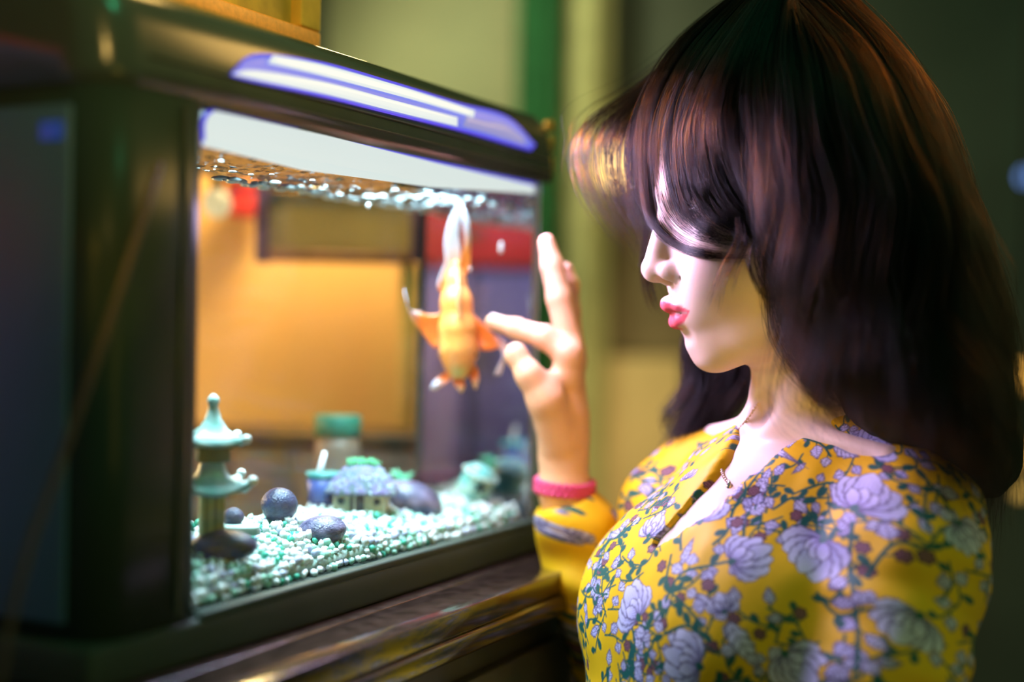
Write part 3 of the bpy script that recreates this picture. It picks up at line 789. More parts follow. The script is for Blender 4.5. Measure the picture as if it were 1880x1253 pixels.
for i in range(70):
    x = rs.uniform(-30, 30); y = rs.uniform(-12, 12)
    tuft.append(g_tube(np.array([(x, y, 80), (x * 1.03 + rs.uniform(-2, 2), y * 1.1, rs.uniform(90, 99))]) * u, [2.6 * u, 0.8 * u], 5))
V, Fc = join_geo(tuft); mesh('ridge_moss', V, Fc, m_tgr, ct)['kind'] = 'stuff'
# bush beside the cottage
bp_ = place(738, 905, 0.085); bk = pxm(738, 905, 0.085); bu = empty('water_plant', bp_, 'small bushy green plant behind the cottage', 'plant')
for i in range(46):
    rs2 = random.Random(i); a = rs2.uniform(0, 2 * PI); r_ = rs2.uniform(2, 26); hgt = rs2.uniform(18, 42)
    P = spline(np.array([(0, 0, 0), (r_ * 0.4 * math.cos(a), r_ * 0.4 * math.sin(a), hgt * 0.6), (r_ * math.cos(a), r_ * math.sin(a), hgt)]) * bk, 5)
    tube('frond', P, np.array([1.5, 3.0, 3.4, 2.6, 0.8]) * bk, mat('plant_green', (0.06, 0.42, 0.24), 0.5, col2=(0.30, 0.70, 0.48), vscale=90), bu, 5)
# blue pot with a pale stick
pp = place(593, 925, 0.104); pk = pxm(593, 925, 0.104); pt = empty('blue_pot', pp, 'dark blue pot with a pale stick left behind the cottage', 'pot')
lathe('pot_body', [(24 * pk, 0), (28 * pk, 6 * pk), (31 * pk, 52 * pk), (29 * pk, 52 * pk), (27 * pk, 44 * pk), (2 * pk, 43 * pk)], (0, 0, 0), mat('pot_blue', (0.05, 0.09, 0.30), 0.4, var=0.3), pt)
lathe('pot_rim', [(31 * pk, 48 * pk), (33 * pk, 50 * pk), (33 * pk, 58 * pk), (29 * pk, 58 * pk)], (0, 0, 0), mat('pot_teal', (0.03, 0.22, 0.22), 0.4, var=0.3), pt)
tube('stick', np.array([(-10, 0, 40), (-6, -2, 62), (2, -2, 96)]) * pk, np.array([5, 6, 4]) * pk, mat('stick_white', (0.85, 0.85, 0.92), 0.4, var=0.1), pt)
# teal ornament with a dark star opening
sp = place(873, 892, 0.040); sk = pxm(873, 892, 0.040); so = empty('shell_ornament', sp, 'teal barrel ornament with a dark star opening near the end glass', 'ornament')
so.rotation_euler = (0.25, 0.35, 0.3)
lathe('barrel', [(6 * sk, -40 * sk), (24 * sk, -36 * sk), (32 * sk, -10 * sk), (30 * sk, 22 * sk), (22 * sk, 36 * sk), (6 * sk, 40 * sk)], (0, 0, 0), mat('ornament_teal', (0.05, 0.42, 0.44), 0.4, col2=(0.62, 0.82, 0.74), vscale=55, bump=0.3), so)
st = [(r * sk * math.cos(a), -33 * sk, 8 * sk + r * sk * math.sin(a)) for a, r in ((i * PI / 5 + PI / 2, 15 if i % 2 == 0 else 6) for i in range(10))]
prism('star_opening', st, (0, 6 * sk, 0), m_dkg, so)
for z in (-24, 24): tube('band', [(33 * sk * math.cos(t), 33 * sk * math.sin(t), z * sk) for t in np.linspace(0, 2 * PI, 25)], 2.4 * sk, mat('ornament_pale', (0.7, 0.85, 0.8), 0.4, var=0.2), so, 6)
# emerald shard at the right
ep = place(925, 915, 0.03); ek = pxm(925, 915, 0.03)
tag(prism('glass_shard', [ep + np.array(q) * ek for q in ((-14, 0, -14), (12, 0, -16), (18, 0, 4), (2, 0, 16), (-12, 0, 6))], (0.004, 0.008, 0.0), mat('gravel_emerald'), bevel=0.001), 'pointed emerald shard by the end glass', 'shard')

# pagoda at the left
gw = 0.040; gp_ = place(388, 975, gw); gk = pxm(388, 975, gw)
pg = empty('pagoda_ornament', gp_, 'pale teal two tier pagoda ornament with upturned eaves', 'ornament'); pg.rotation_euler = (0, 0, 0.35)
m_pg = mat('pagoda_glaze', (0.50, 0.66, 0.66), 0.35, col2=(0.16, 0.40, 0.36), vscale=70, bump=0.3)
m_pgd = mat('pagoda_timber', (0.10, 0.16, 0.08), 0.6, var=0.3, vscale=60)
m_pgw = mat('pagoda_trunk', (0.34, 0.40, 0.20), 0.6, var=0.3, vscale=60)
def pag_roof(name, z0, z1, r0, r1, lift, hang):
    rings = []
    for t, side in ((0, 0), (0.03, 0), (0.25, 0), (0.5, 0), (0.75, 0), (1.0, 0), (1.0, 1)):
        ring = []
        for j in range(40):
            a = 2 * PI * j / 40; c4 = abs(math.cos(2 * (a - PI / 4)))
            cor = (1 - abs(((a / (PI / 2)) % 1) - 0.5) * 2) ** 3
            r = r1 + (r0 - r1) * t ** 1.3; r *= 1 + 0.55 * cor * t ** 2
            z = z1 + (z0 - z1) * (t ** 0.62) + lift * cor * t ** 3 - (hang if side else 0)
            ring.append((r * gk * math.cos(a), r * gk * math.sin(a), z * gk))
        rings.append(ring)
    V, Fc = g_loft(rings); o = fix(mesh(name, V, Fc, m_pg, pg))
    for j in range(4):
        a = PI / 4 + j * PI / 2; r = r0 * 1.5
        q = lathe('eave_ball', [(9 * gk * math.sin(b), -9 * gk * math.cos(b)) for b in np.linspace(0.05, PI - 0.05, 8)], (r * gk * math.cos(a), r * gk * math.sin(a), (z0 + lift - 2) * gk), mat('eave_white', (0.85, 0.92, 0.92), 0.3, var=0.1), o, 12)
    return o
box('trunk', (0, 0, 20 * gk), (44 * gk, 44 * gk, 114 * gk), m_pgw, pg, bevel=5 * gk)
for x in (-12, 4): box('trunk_groove', (x * gk, -22.5 * gk, 35 * gk), (3 * gk, 2 * gk, 80 * gk), m_pgd, pg)
pag_roof('lower_roof', 76, 136, 60, 20, 24, 8)
box('middle_storey', (0, 0, 145 * gk), (56 * gk, 56 * gk, 34 * gk), m_pgd, pg, bevel=3 * gk)
box('balcony', (0, 0, 157 * gk), (66 * gk, 66 * gk, 8 * gk), m_pgd, pg, bevel=2 * gk)
pag_roof('upper_roof', 164, 236, 50, 8, 10, 8)
lathe('finial', [(8 * gk, 230 * gk), (12 * gk, 238 * gk), (9 * gk, 246 * gk), (2 * gk, 252 * gk)], (0, 0, 0), m_pg, pg, 12)

# jar with a teal lid behind the tank
jp = tb(0.262, 0.176, ZT)
jd = float(jp[1]); j0 = pix(620, 780, 1.30); jr = 42 * 1.30 / FPX
jar = empty('storage_jar', (j0[0], 1.30, ZT), 'brownish storage jar with a flat teal lid behind the tank', 'jar')
zl = pix(620, 800, 1.30)[2] - ZT; zt_ = pix(620, 763, 1.30)[2] - ZT
lathe('jar_body', [(jr * 0.9, 0), (jr, 0.006), (jr, zl - 0.012), (jr * 0.92, zl), (jr * 0.5, zl)], (0, 0, 0), mat('jar_brown', (0.34, 0.22, 0.17), 0.4, var=0.25, vscale=30), jar)
lathe('lid', [(jr * 0.98, zl), (jr * 1.03, zl + 0.001), (jr * 1.03, zt_ - 0.001), (jr * 0.98, zt_), (jr * 0.3, zt_ + 0.0005)], (0, 0, 0), mat('lid_teal', (0.02, 0.24, 0.17), 0.5, var=0.15), jar)
# shelf that the jar and the chest stand on
sh = empty('rear_shelf', (-0.12, 1.42, 0), 'plain dark shelf behind the sideboard under the chest', 'shelf')
box('shelf_board', (-0.02, 0.055, ZT - 0.011), (0.50, 0.165, 0.02), m_body, sh, bevel=0.001)
for x in (-0.22, 0.2): box('shelf_leg', (x, 0.055, (ZT - 0.02) / 2), (0.03, 0.15, ZT - 0.022), m_body, sh, bevel=0.002)

# cord hanging in front of the column
cdp = spline([pix(292, 300, 0.775), pix(262, 400, 0.755), pix(190, 620, 0.735), pix(110, 850, 0.72), pix(40, 1050, 0.70), pix(-10, 1300, 0.69)], 30)
tag(tube('power_cord', cdp, 0.0022, mat('cord_brown', (0.07, 0.045, 0.02), 0.5, var=0.2), None, 8), 'brown power cord hanging down past the black tank column', 'cord')
# ------------------------------------------------------------------ the person: head, neck, chest, arm and hand
YAW = math.radians(5)
H0 = pix(1300, 500, 1.03)
_ex, _ey, _ez = -CR, -CF, CU
HX = _ex * math.cos(YAW) + _ey * math.sin(YAW); HY = _ey * math.cos(YAW) - _ex * math.sin(YAW); HZ = _ez
HM = np.array([HX, HY, HZ])                      # rows: head axes (forward, her left, up)
def h2w(P): return H0 + (np.asarray(P, float) / 1000.0) @ HM
def w2h(P): return ((np.asarray(P, float) - H0) @ HM.T) * 1000.0
# torso frame
Lv = np.array([0.49, -0.872, 0.0]); Lv /= np.linalg.norm(Lv)
Fv = np.cross(Lv, [0, 0, 1.0])
ALPHA = math.radians(23)
Tup = np.array([0, 0, math.cos(ALPHA)]) - Fv * math.sin(ALPHA)
Ff = Fv * math.cos(ALPHA) + np.array([0, 0, math.sin(ALPHA)])
N0 = pix(1500, 800, 1.045)
TM = np.array([Ff, Lv, Tup])
def t2w(P): return N0 + (np.asarray(P, float) / 1000.0) @ TM
def w2t(P): return ((np.asarray(P, float) - N0) @ TM.T) * 1000.0

ps = empty('person', tuple(pix(1560, 1500, 1.02)), 'person with dark wavy hair in a yellow floral blouse touching the tank', 'person')
PL = np.array(ps.location)

def torso_prims(F, conv, R, g=0.0, loose=False):
    """ribcage, shoulders, bust; g grows every radius (mm)"""
    def E(c, r, k): F.ell(conv(c), np.array(r) + g, k, rot=R)
    def C(a, b, ra, rb, k): F.cap(conv(a), conv(b), ra + g, rb + g, k)
    E((0, 0, -150), (82, 108, 150), 20)
    E((8, 0, -62), (56, 92, 52), 25)
    E((0, 0, -330), (92, 112, 170), 30)
    E((56, 0, -140), (42, 56, 74), 34)
    for s in (1, -1):
        C((-12, s * 34, -6), (-10, s * 112, -40), 26, 30, 26)
        C((-6, s * 112, -56), (-2, s * 124, -80), 39, 40, 22)
        E((46, s * 54, -152), (48, 52, 60), 34)
# -- head, neck and chest on one grid, head frame, millimetres
bf = Field((-160, -165, -225), (62, 150, 178), 1.35)
def th(c): return w2h(t2w(c))
Rt = np.array([w2h(H0 + TM[i]) / 1000.0 for i in range(3)])
torso_prims(bf, th, Rt)
bf.ell((-47, 0, 76), (82, 73, 88), 14)
bf.ell((-32, 0, 10), (60, 60, 58), 22)
bf.ell((-34, 0, -26), (46, 48, 40), 20)
bf.ell((-5, 0, -57), (14.5, 17, 13.5), 16)
for s in (1, -1):
    bf.cap((-4, s * 12, -58), (-54, s * 46, -34), 10, 12, 16)
    bf.cap((-54, s * 46, -34), (-66, s * 56, 12), 12, 10, 14)
    bf.ell((-2, s * 42, 20), (20, 15, 16), 16)
    bf.ell((2, s * 31, -6), (20, 17, 21), 16)
    bf.cap((27, s * 9, 58), (8, s * 43, 55), 8.5, 7, 12)
bf.ell((8, 0, -28), (18, 25, 24), 14)
bf.ell((-3, 0, -48), (13, 24, 10), 10)
# neck
neck_t = np.array((-84, 0, -22.0)); neck_b = th((-4, 0, -12))
bf.cap(neck_t, neck_b, 45, 49, 14)
for s in (1, -1):
    bf.cap((-86, s * 44, -20), th((44, s * 12, -12)), 10, 8, 18)
    bf.cap(th((46, s * 12, -10)), th((18, s * 95, -14)), 7.5, 7, 14)
bf.ell(th((60, 0, -4)), (13, 9, 9), 12, '-', Rt)
# nose
bf.cap((29, 0, 48), (37.5, 0, 14), 6.0, 7.6, 8)
bf.ell((39.2, 0, 2.6), (10.0, 9.8, 9.0), 6)
for s in (1, -1): bf.ell((28.5, s * 11.5, 0.0), (10.5, 6.6, 7.6), 4.5)
bf.cap((41, 0, -2.5), (31, 0, -6), 4.2, 4.4, 4)
for s in (1, -1):
    bf.ell((33.0, s * 6.6, -6.6), (6.2, 3.2, 4.2), 2, '-')
    bf.cap((18, s * 19.5, 5), (21, s * 19.5, -5), 2.2, 1.6, 5, '-')
    bf.cap((18, s * 19, -6), (8, s * 29, -22), 1.2, 0.6, 6, '-')
# philtrum and lips
bf.cap((35.5, 0, -11), (37, 0, -18), 2.2, 2.4, 4, '-')
for s in (1, -1):
    bf.chain([(28.3, 0, -24.0), (28.4, s * 5, -23.0), (23.5, s * 13, -25.2), (5.5, s * 25.0, -28.2)], [5.0, 5.2, 4.5, 2.9], 3.0)
    bf.chain([(21.8, 0, -36.4), (20.8, s * 8, -36.0), (14.5, s * 16, -33.6), (5.0, s * 25.0, -29.2)], [6.2, 5.9, 4.7, 2.6], 3.0)
    bf.chain([(36, 0, -30.2), (31.5, s * 7, -30.0), (21.5, s * 15, -29.4), (5.0, s * 27, -28.6)], [2.0, 2.0, 1.5, 1.0], 1.2, '-')
    bf.cap((5, s * 27.5, -28.5), (3.5, s * 29, -31), 2.0, 1.2, 4, '-')
bf.cap((20.5, -12, -46.5), (20.5, 12, -46.5), 3.2, 3.2, 9, '-')
# eyes
EC = [np.array((8.6, s * 31.0, 42.5)) for s in (1, -1)]
for c, s in zip(EC, (1, -1)):
    bf.ell(c + (15, -s * 1, 1), (12, 16, 10.5), 9, '-')
    bf.ell(c, (13.6, 14.6, 13.4), 2.5)
    bf.ell(c + (11.5, s * 0.5, -0.8), (7.0, 12.2, 4.3), 1.6, '-')
    bf.cap(c + (12.0, -s * 14, 8.0), c + (11.0, s * 12, 8.0), 1.0, 1.0, 3, '-')
    # ear
    bf.ell((-66, s * 74, 22), (13, 5, 26), 6)
    bf.ell((-64, s * 79, 24), (7, 4, 16), 4, '-')
V, Q = bf.skin(); Q_body = Q
V = relax(V, Q, 2, 0.4)
# drop what the blouse hides far below
lipx = V[:, 0]; y = np.abs(V[:, 1]); z = V[:, 2]
ztop = np.interp(y, [0, 4.5, 14, 26], [-20.4, -19.2, -22.6, -28.0]); zbot = np.interp(y, [0, 8, 17, 26], [-42.8, -42.0, -37.5, -28.8])
lip = np.clip((ztop - z) / 1.4, 0, 1) * np.clip((z - zbot) / 1.4, 0, 1) * (lipx > 1) * np.clip((27 - y) / 1.5, 0, 1)
inner = np.clip(1 - np.abs(z + 30.0) / 1.6, 0, 1) * (y < 23) * (lipx > 1) * (lipx < 26)
skin_c = np.array((0.82, 0.61, 0.50)); lip_c = np.array((0.72, 0.085, 0.13))
blush = np.exp(-(((V[:, 0] - 0) / 22) ** 2 + ((y - 40) / 16) ** 2 + ((z - 4) / 16) ** 2)) * 0.35
nosered = np.exp(-(((V[:, 0] - 42) / 10) ** 2 + (y / 10) ** 2 + ((z - 2) / 9) ** 2)) * 0.25
colr = skin_c[None] * np.ones((len(V), 1))
colr = colr * (1 - (blush + nosered)[:, None]) + np.array((0.82, 0.40, 0.34)) * (blush + nosered)[:, None]
colr = colr * (1 - lip[:, None]) + lip_c * lip[:, None]
colr = colr * (1 - inner[:, None]) + np.array((0.55, 0.30, 0.28)) * inner[:, None]
Vh = h2w(V)

# -- right arm and hand, world frame, metres
def J(px, py, d): return pix(px, py, d)
shl = t2w((-2, -124, -78)); elb = J(1190, 1330, 1.20); wri = J(1036, 900, 1.166)
hf_lo = np.array([0.03 - 0.09, 1.07, Z0 - 0.34]); hf_hi = np.array([0.24, 1.26, Z0 + 0.11])
hf = Field(hf_lo, hf_hi, 0.0013)
MM = 0.001
hf.cap(shl, elb, 0.040, 0.034, 0.01)
hf.cap(elb, J(1085, 1060, 1.18), 0.034, 0.030, 0.01)
hf.cap(J(1085, 1060, 1.18), wri, 0.030, 0.0195, 0.012)
hf.chain([wri, J(1034, 835, 1.166), J(1033, 770, 1.167)], [0.0198, 0.0185, 0.0190], 0.010)
# palm: a flat slab of metacarpals, edge on to the lens
mc = [J(1044, 652, 1.152), J(1046, 632, 1.170), J(1049, 640, 1.188), J(1052, 662, 1.203)]
for m_ in mc: hf.cap(J(1036, 800, 1.168), m_, 0.0130, 0.0098, 0.012)
hf.cap(mc[0], mc[3], 0.0095, 0.0085, 0.010)
IDX = [mc[0], J(1001, 620, 1.157), J(948, 604, 1.167), J(905, 592, 1.1755)]
hf.chain(IDX, [0.0108, 0.0098, 0.0084, 0.0064], 0.004)
MID = [mc[1], J(1027, 548, 1.173), J(1014, 488, 1.177), J(1004, 446, 1.180)]
hf.chain(MID, [0.0110, 0.0104, 0.0092, 0.0070], 0.004)
RNG_ = [mc[2], J(1043, 572, 1.195), J(1044, 524, 1.199), J(1039, 497, 1.200)]
hf.chain(RNG_, [0.0105, 0.0098, 0.0086, 0.0066], 0.004)
PKY = [mc[3], J(1046, 604, 1.212), J(1042, 560, 1.218), J(1034, 532, 1.220)]
hf.chain(PKY, [0.0082, 0.0074, 0.0066, 0.0054], 0.003)
THB = [J(1026, 808, 1.156), J(1002, 735, 1.142), J(972, 690, 1.140), J(947, 650, 1.145)]
hf.chain(THB, [0.0165, 0.0145, 0.0105, 0.0082], 0.006)
hf.ell(J(948, 653, 1.1445), (0.0092, 0.0088, 0.0100), 0.003)
hf.cap(J(1006, 705, 1.146), J(1040, 690, 1.155), 0.008, 0.008, 0.010)
V2, Q2 = hf.skin(); V2 = relax(V2, Q2, 2, 0.4)
c2 = np.ones((len(V2), 3)) * np.array((0.78, 0.45, 0.26))  # oranger than the face: warm lamp light put into the hand's colour
tips = [IDX[3], MID[3], RNG_[3], THB[3]]
for t_ in tips:
    d_ = np.exp(-(np.linalg.norm(V2 - t_, axis=1) / 0.010) ** 2)[:, None] * 0.4
    c2 = c2 * (1 - d_) + np.array((0.84, 0.36, 0.24)) * d_
m_skin = mat('skin', (0.8, 0.56, 0.44), 0.42, spec=0.45, attr='col', var=0.05, vscale=60, sss=0.12, bump=0.06, bscale=900)
Vall = np.concatenate([Vh, V2]) - PL; Qall = np.concatenate([Q, Q2 + len(Vh)])
body = mesh('body', Vall, Qall, m_skin, ps, True, np.concatenate([colr, c2]))
# finger nails
def nail(px, py, d, ax, up, L=0.0046, Wn=0.0036):
    ax = np.asarray(ax, float); ax /= np.linalg.norm(ax); up = np.asarray(up, float); up -= ax * (up @ ax); up /= np.linalg.norm(up); sd = np.cross(ax, up)
    P = J(px, py, d); V = []
    for k in (0, -0.0008):
        for i in range(5):
            for j in range(5):
                a = -1 + i / 2; b = -1 + j / 2
                V.append(P + ax * L * a * (1 - 0.12 * b * b) + sd * Wn * b + up * (k + 0.0012 * (1 - b * b)))
    Fc = [(i * 5 + j, i * 5 + j + 1, (i + 1) * 5 + j + 1, (i + 1) * 5 + j) for i in range(4) for j in range(4)]
    Fc += [tuple(25 + q for q in f[::-1]) for f in Fc]
    return fix(mesh('fingernail', np.array(V) - PL, Fc, mat('nail_pink', (0.85, 0.55, 0.52), 0.2, spec=0.7, var=0.08), ps))
nail(912, 581, 1.172, IDX[3] - IDX[2], (0, -0.4, 1))
nail(1001, 446, 1.1745, MID[3] - MID[2], (-0.5, -0.9, 0.2))
nail(1049, 498, 1.197, RNG_[3] - RNG_[2], (1, -0.6, 0.4))
# eyes
for c, s in zip(EC, (1, -1)):
    ey = []
    n1, n2 = 20, 28; r = 12.0
    for i in range(n1 + 1):
        a = PI * i / n1
        for j in range(n2):
            b = 2 * PI * j / n2; ey.append((r * math.cos(a) + (0.9 if a < 0.45 else 0), r * math.sin(a) * math.cos(b), r * math.sin(a) * math.sin(b)))
    Fc = [(i * n2 + j, i * n2 + (j + 1) % n2, (i + 1) * n2 + (j + 1) % n2, (i + 1) * n2 + j) for i in range(n1) for j in range(n2)]
    E = np.array(ey); a = np.arccos(np.clip(E[:, 0] / (np.linalg.norm(E, axis=1) + 1e-9), -1, 1))
    cc_ = np.where((a < 0.2)[:, None], (0.01, 0.01, 0.01), np.where((a < 0.48)[:, None], (0.07, 0.035, 0.02), (0.75, 0.72, 0.70)))
    g_ = math.radians(-6)                           # looks a little down
    Rg = np.array([[math.cos(g_), 0, -math.sin(g_)], [0, 1, 0], [math.sin(g_), 0, math.cos(g_)]])
    fix(mesh('eyeball', h2w(E @ Rg.T + c) - PL, Fc, mat('eye', (0.8, 0.8, 0.8), 0.08, spec=0.7, attr='col', var=0.02), ps, True, cc_))
    la = []
    for i in range(22):
        t = -1 + 2 * i / 21; base = c + (12.6 - 2.2 * t * t, s * (0.5 + 12.0 * t), 2.6 * (1 - t * t) + 0.6)
        tip = base + (4.6, s * 2.2 * t, 1.6); mid = (base + tip) / 2 + (0.6, 0, -1.2)
        la.append(g_tube(h2w(np.array([base, mid, tip])) - PL, np.array([0.12, 0.10, 0.03]) * MM, 4))
    V_, F_ = join_geo(la); mesh('eyelashes', V_, F_, mat('lash_black', (0.012, 0.012, 0.012), 0.5, var=0.1), ps)['kind'] = 'stuff'
    br = []
    for i in range(120):
        t = RNG.uniform(0, 1); o_ = RNG.uniform(-2.2, 2.2)
        base = np.array((34.5 - 15 * t ** 2.0, s * (10 + 34 * t), 57 + 3.5 * math.sin(t * 2.4) + o_ * (1 - 0.5 * t)))
        tip = base + np.array((-0.8 - 2.5 * t, s * 4.5, 2.0 - 2.6 * t)); br.append(g_tube(h2w(np.array([base, (base + tip) / 2 + (0.5, 0, 0.3), tip])) - PL, np.array([0.16, 0.15, 0.05]) * MM, 4))
    V_, F_ = join_geo(br); mesh('eyebrow', V_, F_, mat('lash_black'), ps)['kind'] = 'stuff'
# teeth hint between the lips
tt = [g_box((0, 0, 0), (3, 6.4, 8)) for _ in range(4)]
for i, (v, f) in enumerate(tt): tt[i] = (h2w(v + ((20.5 - 1.2 * abs(i - 1.5), (i - 1.5) * 6.8, -29.5))) - PL, f)
V_, F_ = join_geo(tt); bevelled(fix(mesh('teeth', V_, F_, mat('teeth', (0.8, 0.76, 0.70), 0.3, var=0.05), ps, False)), 0.001)
# ------------------------------------------------------------------ blouse
def shirt_field(lo, hi, vox): return Field(lo, hi, vox)
sf = Field((-150, -222, -340), (200, 235, 75), 3.3)
torso_prims(sf, lambda c: np.asarray(c, float), None, 6.0)
sf.cap((-2, 124, -80), (-6, 156, -330), 47, 54, 20)
e_t = w2t(elb); s_t = w2t(shl)
sf.cap(s_t, e_t, 48, 46, 20)
sf.cap((-4, 0, -20), (-4, 0, 22), 58, 52, 12)
V, Q = sf.skin()
def bvh_of(Vw, Q): return BVHTree.FromPolygons([Vector(v) for v in Vw], [tuple(int(i) for i in q) for q in Q])
bv = bvh_of(t2w(V), Q)
def hit(b, px, py):
    D = CF + CR * ((px - 940) / FPX) - CU * ((py - 626.5) / FPX); D = D / np.linalg.norm(D)
    loc, nrm, i, dist = b.ray_cast(Vector(CAM), Vector(D), 3.0)
    return None if loc is None else np.array(loc)
near_px = [(1545, 742), (1500, 762), (1455, 805), (1400, 852), (1345, 898), (1300, 948), (1240, 985), (1190, 1004)]
far_px = [(1202, 985), (1225, 962), (1252, 930), (1290, 890), (1328, 838), (1352, 790), (1385, 735), (1410, 700)]
poly = []
DBG = []
for q in near_px + far_px:
    p = hit(bv, *q)
    if p is not None: poly.append(w2t(p)[1:]); DBG.append((q, w2t(p).round(0).tolist()))
    else: DBG.append((q, None))
poly = np.array(poly)
poly = np.concatenate([[[poly[0][0] + 4, 90]], poly, [[poly[-1][0] - 4, 90]]])
def poly_sd(P, pts):
    d = np.full(len(P), 1e9); ins = np.zeros(len(P), bool)
    n = len(pts)
    for i in range(n):
        a, b = pts[i], pts[(i + 1) % n]; e = b - a; w = P - a
        t = np.clip((w @ e) / (e @ e + 1e-9), 0, 1); q = w - t[:, None] * e; d = np.minimum(d, (q ** 2).sum(1))
        c1 = P[:, 1] >= a[1]; c2 = P[:, 1] < b[1]; c3 = e[0] * w[:, 1] > e[1] * w[:, 0]
        ins ^= (c1 & c2 & c3) | (~c1 & ~c2 & ~c3)
    return np.sqrt(d) * np.where(ins, -1, 1)
L_, T_ = np.meshgrid(sf.ax[1], sf.ax[2], indexing='ij')
sd = poly_sd(np.stack([L_.ravel(), T_.ravel()], 1), poly).reshape(L_.shape).astype(np.float32)
fax = sf.ax[0]
cut = np.maximum(sd[None], (-(fax + 12.0))[:, None, None].astype(np.float32))
back = np.maximum((14 - T_)[None].astype(np.float32) + np.zeros((len(fax), 1, 1), np.float32), (np.abs(L_) - 60)[None].astype(np.float32))
cut = np.minimum(cut, back)
sf.D = np.maximum(sf.D, -cut)
V, Q = sf.skin(); V = relax(V, Q, 1, 0.5)
# far sleeve with its loose cuff
cuff = pix(1042, 925, 1.168); mid = pix(1092, 1058, 1.175)
ff = Field(np.minimum(np.minimum(cuff, mid), elb) - 0.08, np.maximum(np.maximum(cuff, mid), elb) + 0.08, 0.0026)
ff.cap(cuff, mid, 0.027, 0.040, 0.01); ff.cap(mid, elb, 0.042, 0.046, 0.015)
ff.ell(pix(1060, 965, 1.165), (0.036, 0.034, 0.026), 0.012)
ax_ = (cuff - mid) / np.linalg.norm(cuff - mid); top_ = cuff + ax_ * 0.004
X, Y, Z = np.meshgrid(*ff.ax, indexing='ij')
ff.D = np.maximum(ff.D, ((X - top_[0]) * ax_[0] + (Y - top_[1]) * ax_[1] + (Z - top_[2]) * ax_[2]).astype(np.float32))
ff.cap(cuff - ax_ * 0.03, cuff + ax_ * 0.03, 0.0215, 0.0225, 0.002, '-')
V3, Q3 = ff.skin(); V3 = relax(V3, Q3, 1, 0.5)
Vw = np.concatenate([t2w(V), V3]); Qw = np.concatenate([Q, Q3 + len(V)])
# folds
def vnormals(V, Q):
    n = np.cross(V[Q[:, 2]] - V[Q[:, 0]], V[Q[:, 3]] - V[Q[:, 1]]); N = np.zeros_like(V)
    for k in range(4): np.add.at(N, Q[:, k], n)
    return N / (np.linalg.norm(N, axis=1)[:, None] + 1e-12)
Nw = vnormals(Vw, Qw)
tt_ = w2t(Vw)
fold = 0.0022 * vnoise(tt_ * (1, 1, 0.45), 1 / 34.0, 9) + 0.0010 * vnoise(tt_ * (1, 1.2, 0.4), 1 / 15.0, 12)
sleeve = np.clip((tt_[:, 1] - 95) / 30, 0, 1) + (np.arange(len(Vw)) >= len(V)) * 1.0
fold += sleeve * 0.0035 * vnoise(tt_ * (0.6, 0.6, 1.6), 1 / 26.0, 21)
Vw = Vw + Nw * fold[:, None]
# split: front part in fine mesh, hidden back coarse
cen = Vw[Qw].mean(1); fn = np.cross(Vw[Qw[:, 2]] - Vw[Qw[:, 0]], Vw[Qw[:, 3]] - Vw[Qw[:, 1]])
d_ = cen - CAM; dep = d_ @ CF
cx_ = 940 + FPX * (d_ @ CR) / dep; cy_ = 626.5 - FPX * (d_ @ CU) / dep
fn /= np.linalg.norm(fn, axis=1)[:, None] + 1e-12
front = ((fn * (d_ / np.linalg.norm(d_, axis=1)[:, None])).sum(1) < 0.15) & (cy_ < 1300) & (cx_ < 1900)
def submesh(V, Q, m):
    q = Q[m]; u, inv = np.unique(q, return_inverse=True); return V[u], inv.reshape(q.shape)
Vb_, Qb_ = submesh(Vw, Qw, ~front); Vf_, Qf_ = submesh(Vw, Qw, front)
tmp = mesh('tmp_front', Vf_, Qf_)
md = tmp.modifiers.new('s', 'SUBSURF'); md.levels = 2; md.render_levels = 2
dg = bpy.context.evaluated_depsgraph_get(); ev = tmp.evaluated_get(dg).to_mesh()
nv = len(ev.vertices); Vs = np.empty(nv * 3, np.float32); ev.vertices.foreach_get('co', Vs); Vs = Vs.reshape(-1, 3).astype(float)
Qs = np.empty(len(ev.loops), np.int32); ev.loops.foreach_get('vertex_index', Qs); Qs = Qs.reshape(-1, 4)
tmp.evaluated_get(dg).to_mesh_clear(); tme = tmp.data; bpy.data.objects.remove(tmp); bpy.data.meshes.remove(tme)
# ---- the print, drawn on the cloth in unrolled torso coordinates
def unroll(Pw):
    t = w2t(Pw); f = t[..., 0] - 0.0; a = np.arctan2(t[..., 1], f + 40)
    return np.stack([a * 0.135, t[..., 2] * 0.001 - 0.0006 * f * 0.0], -1)
AB = unroll(Vs); ABb = unroll(Vb_)
bv2 = bvh_of(Vf_, Qf_)
def ab(px, py):
    p = hit(bv2, px, py)
    return None if p is None else unroll(p)
class Cloth:
    def __init__(s, AB, base): s.AB = AB; s.C = np.ones((len(AB), 3)) * np.array(base); s.o = np.argsort(AB[:, 0]); s.x = AB[s.o, 0]
    def near(s, lo, hi):
        i, j = np.searchsorted(s.x, [lo[0], hi[0]]); k = s.o[i:j]; y = s.AB[k, 1]
        return k[(y > lo[1]) & (y < hi[1])]
    def blend(s, k, c, m): s.C[k] = s.C[k] * (1 - m[:, None]) + c * m[:, None]
LAV = np.array((0.46, 0.43, 0.76)); PALE = np.array((0.66, 0.64, 0.86)); INK = np.array((0.07, 0.05, 0.13)); TEAL = np.array((0.012, 0.10, 0.085)); ROSE = np.array((0.20, 0.085, 0.11)); GREYB = np.array((0.36, 0.38, 0.62))
SS = lambda a, b, x: np.clip((x - a) / (b - a), 0, 1)
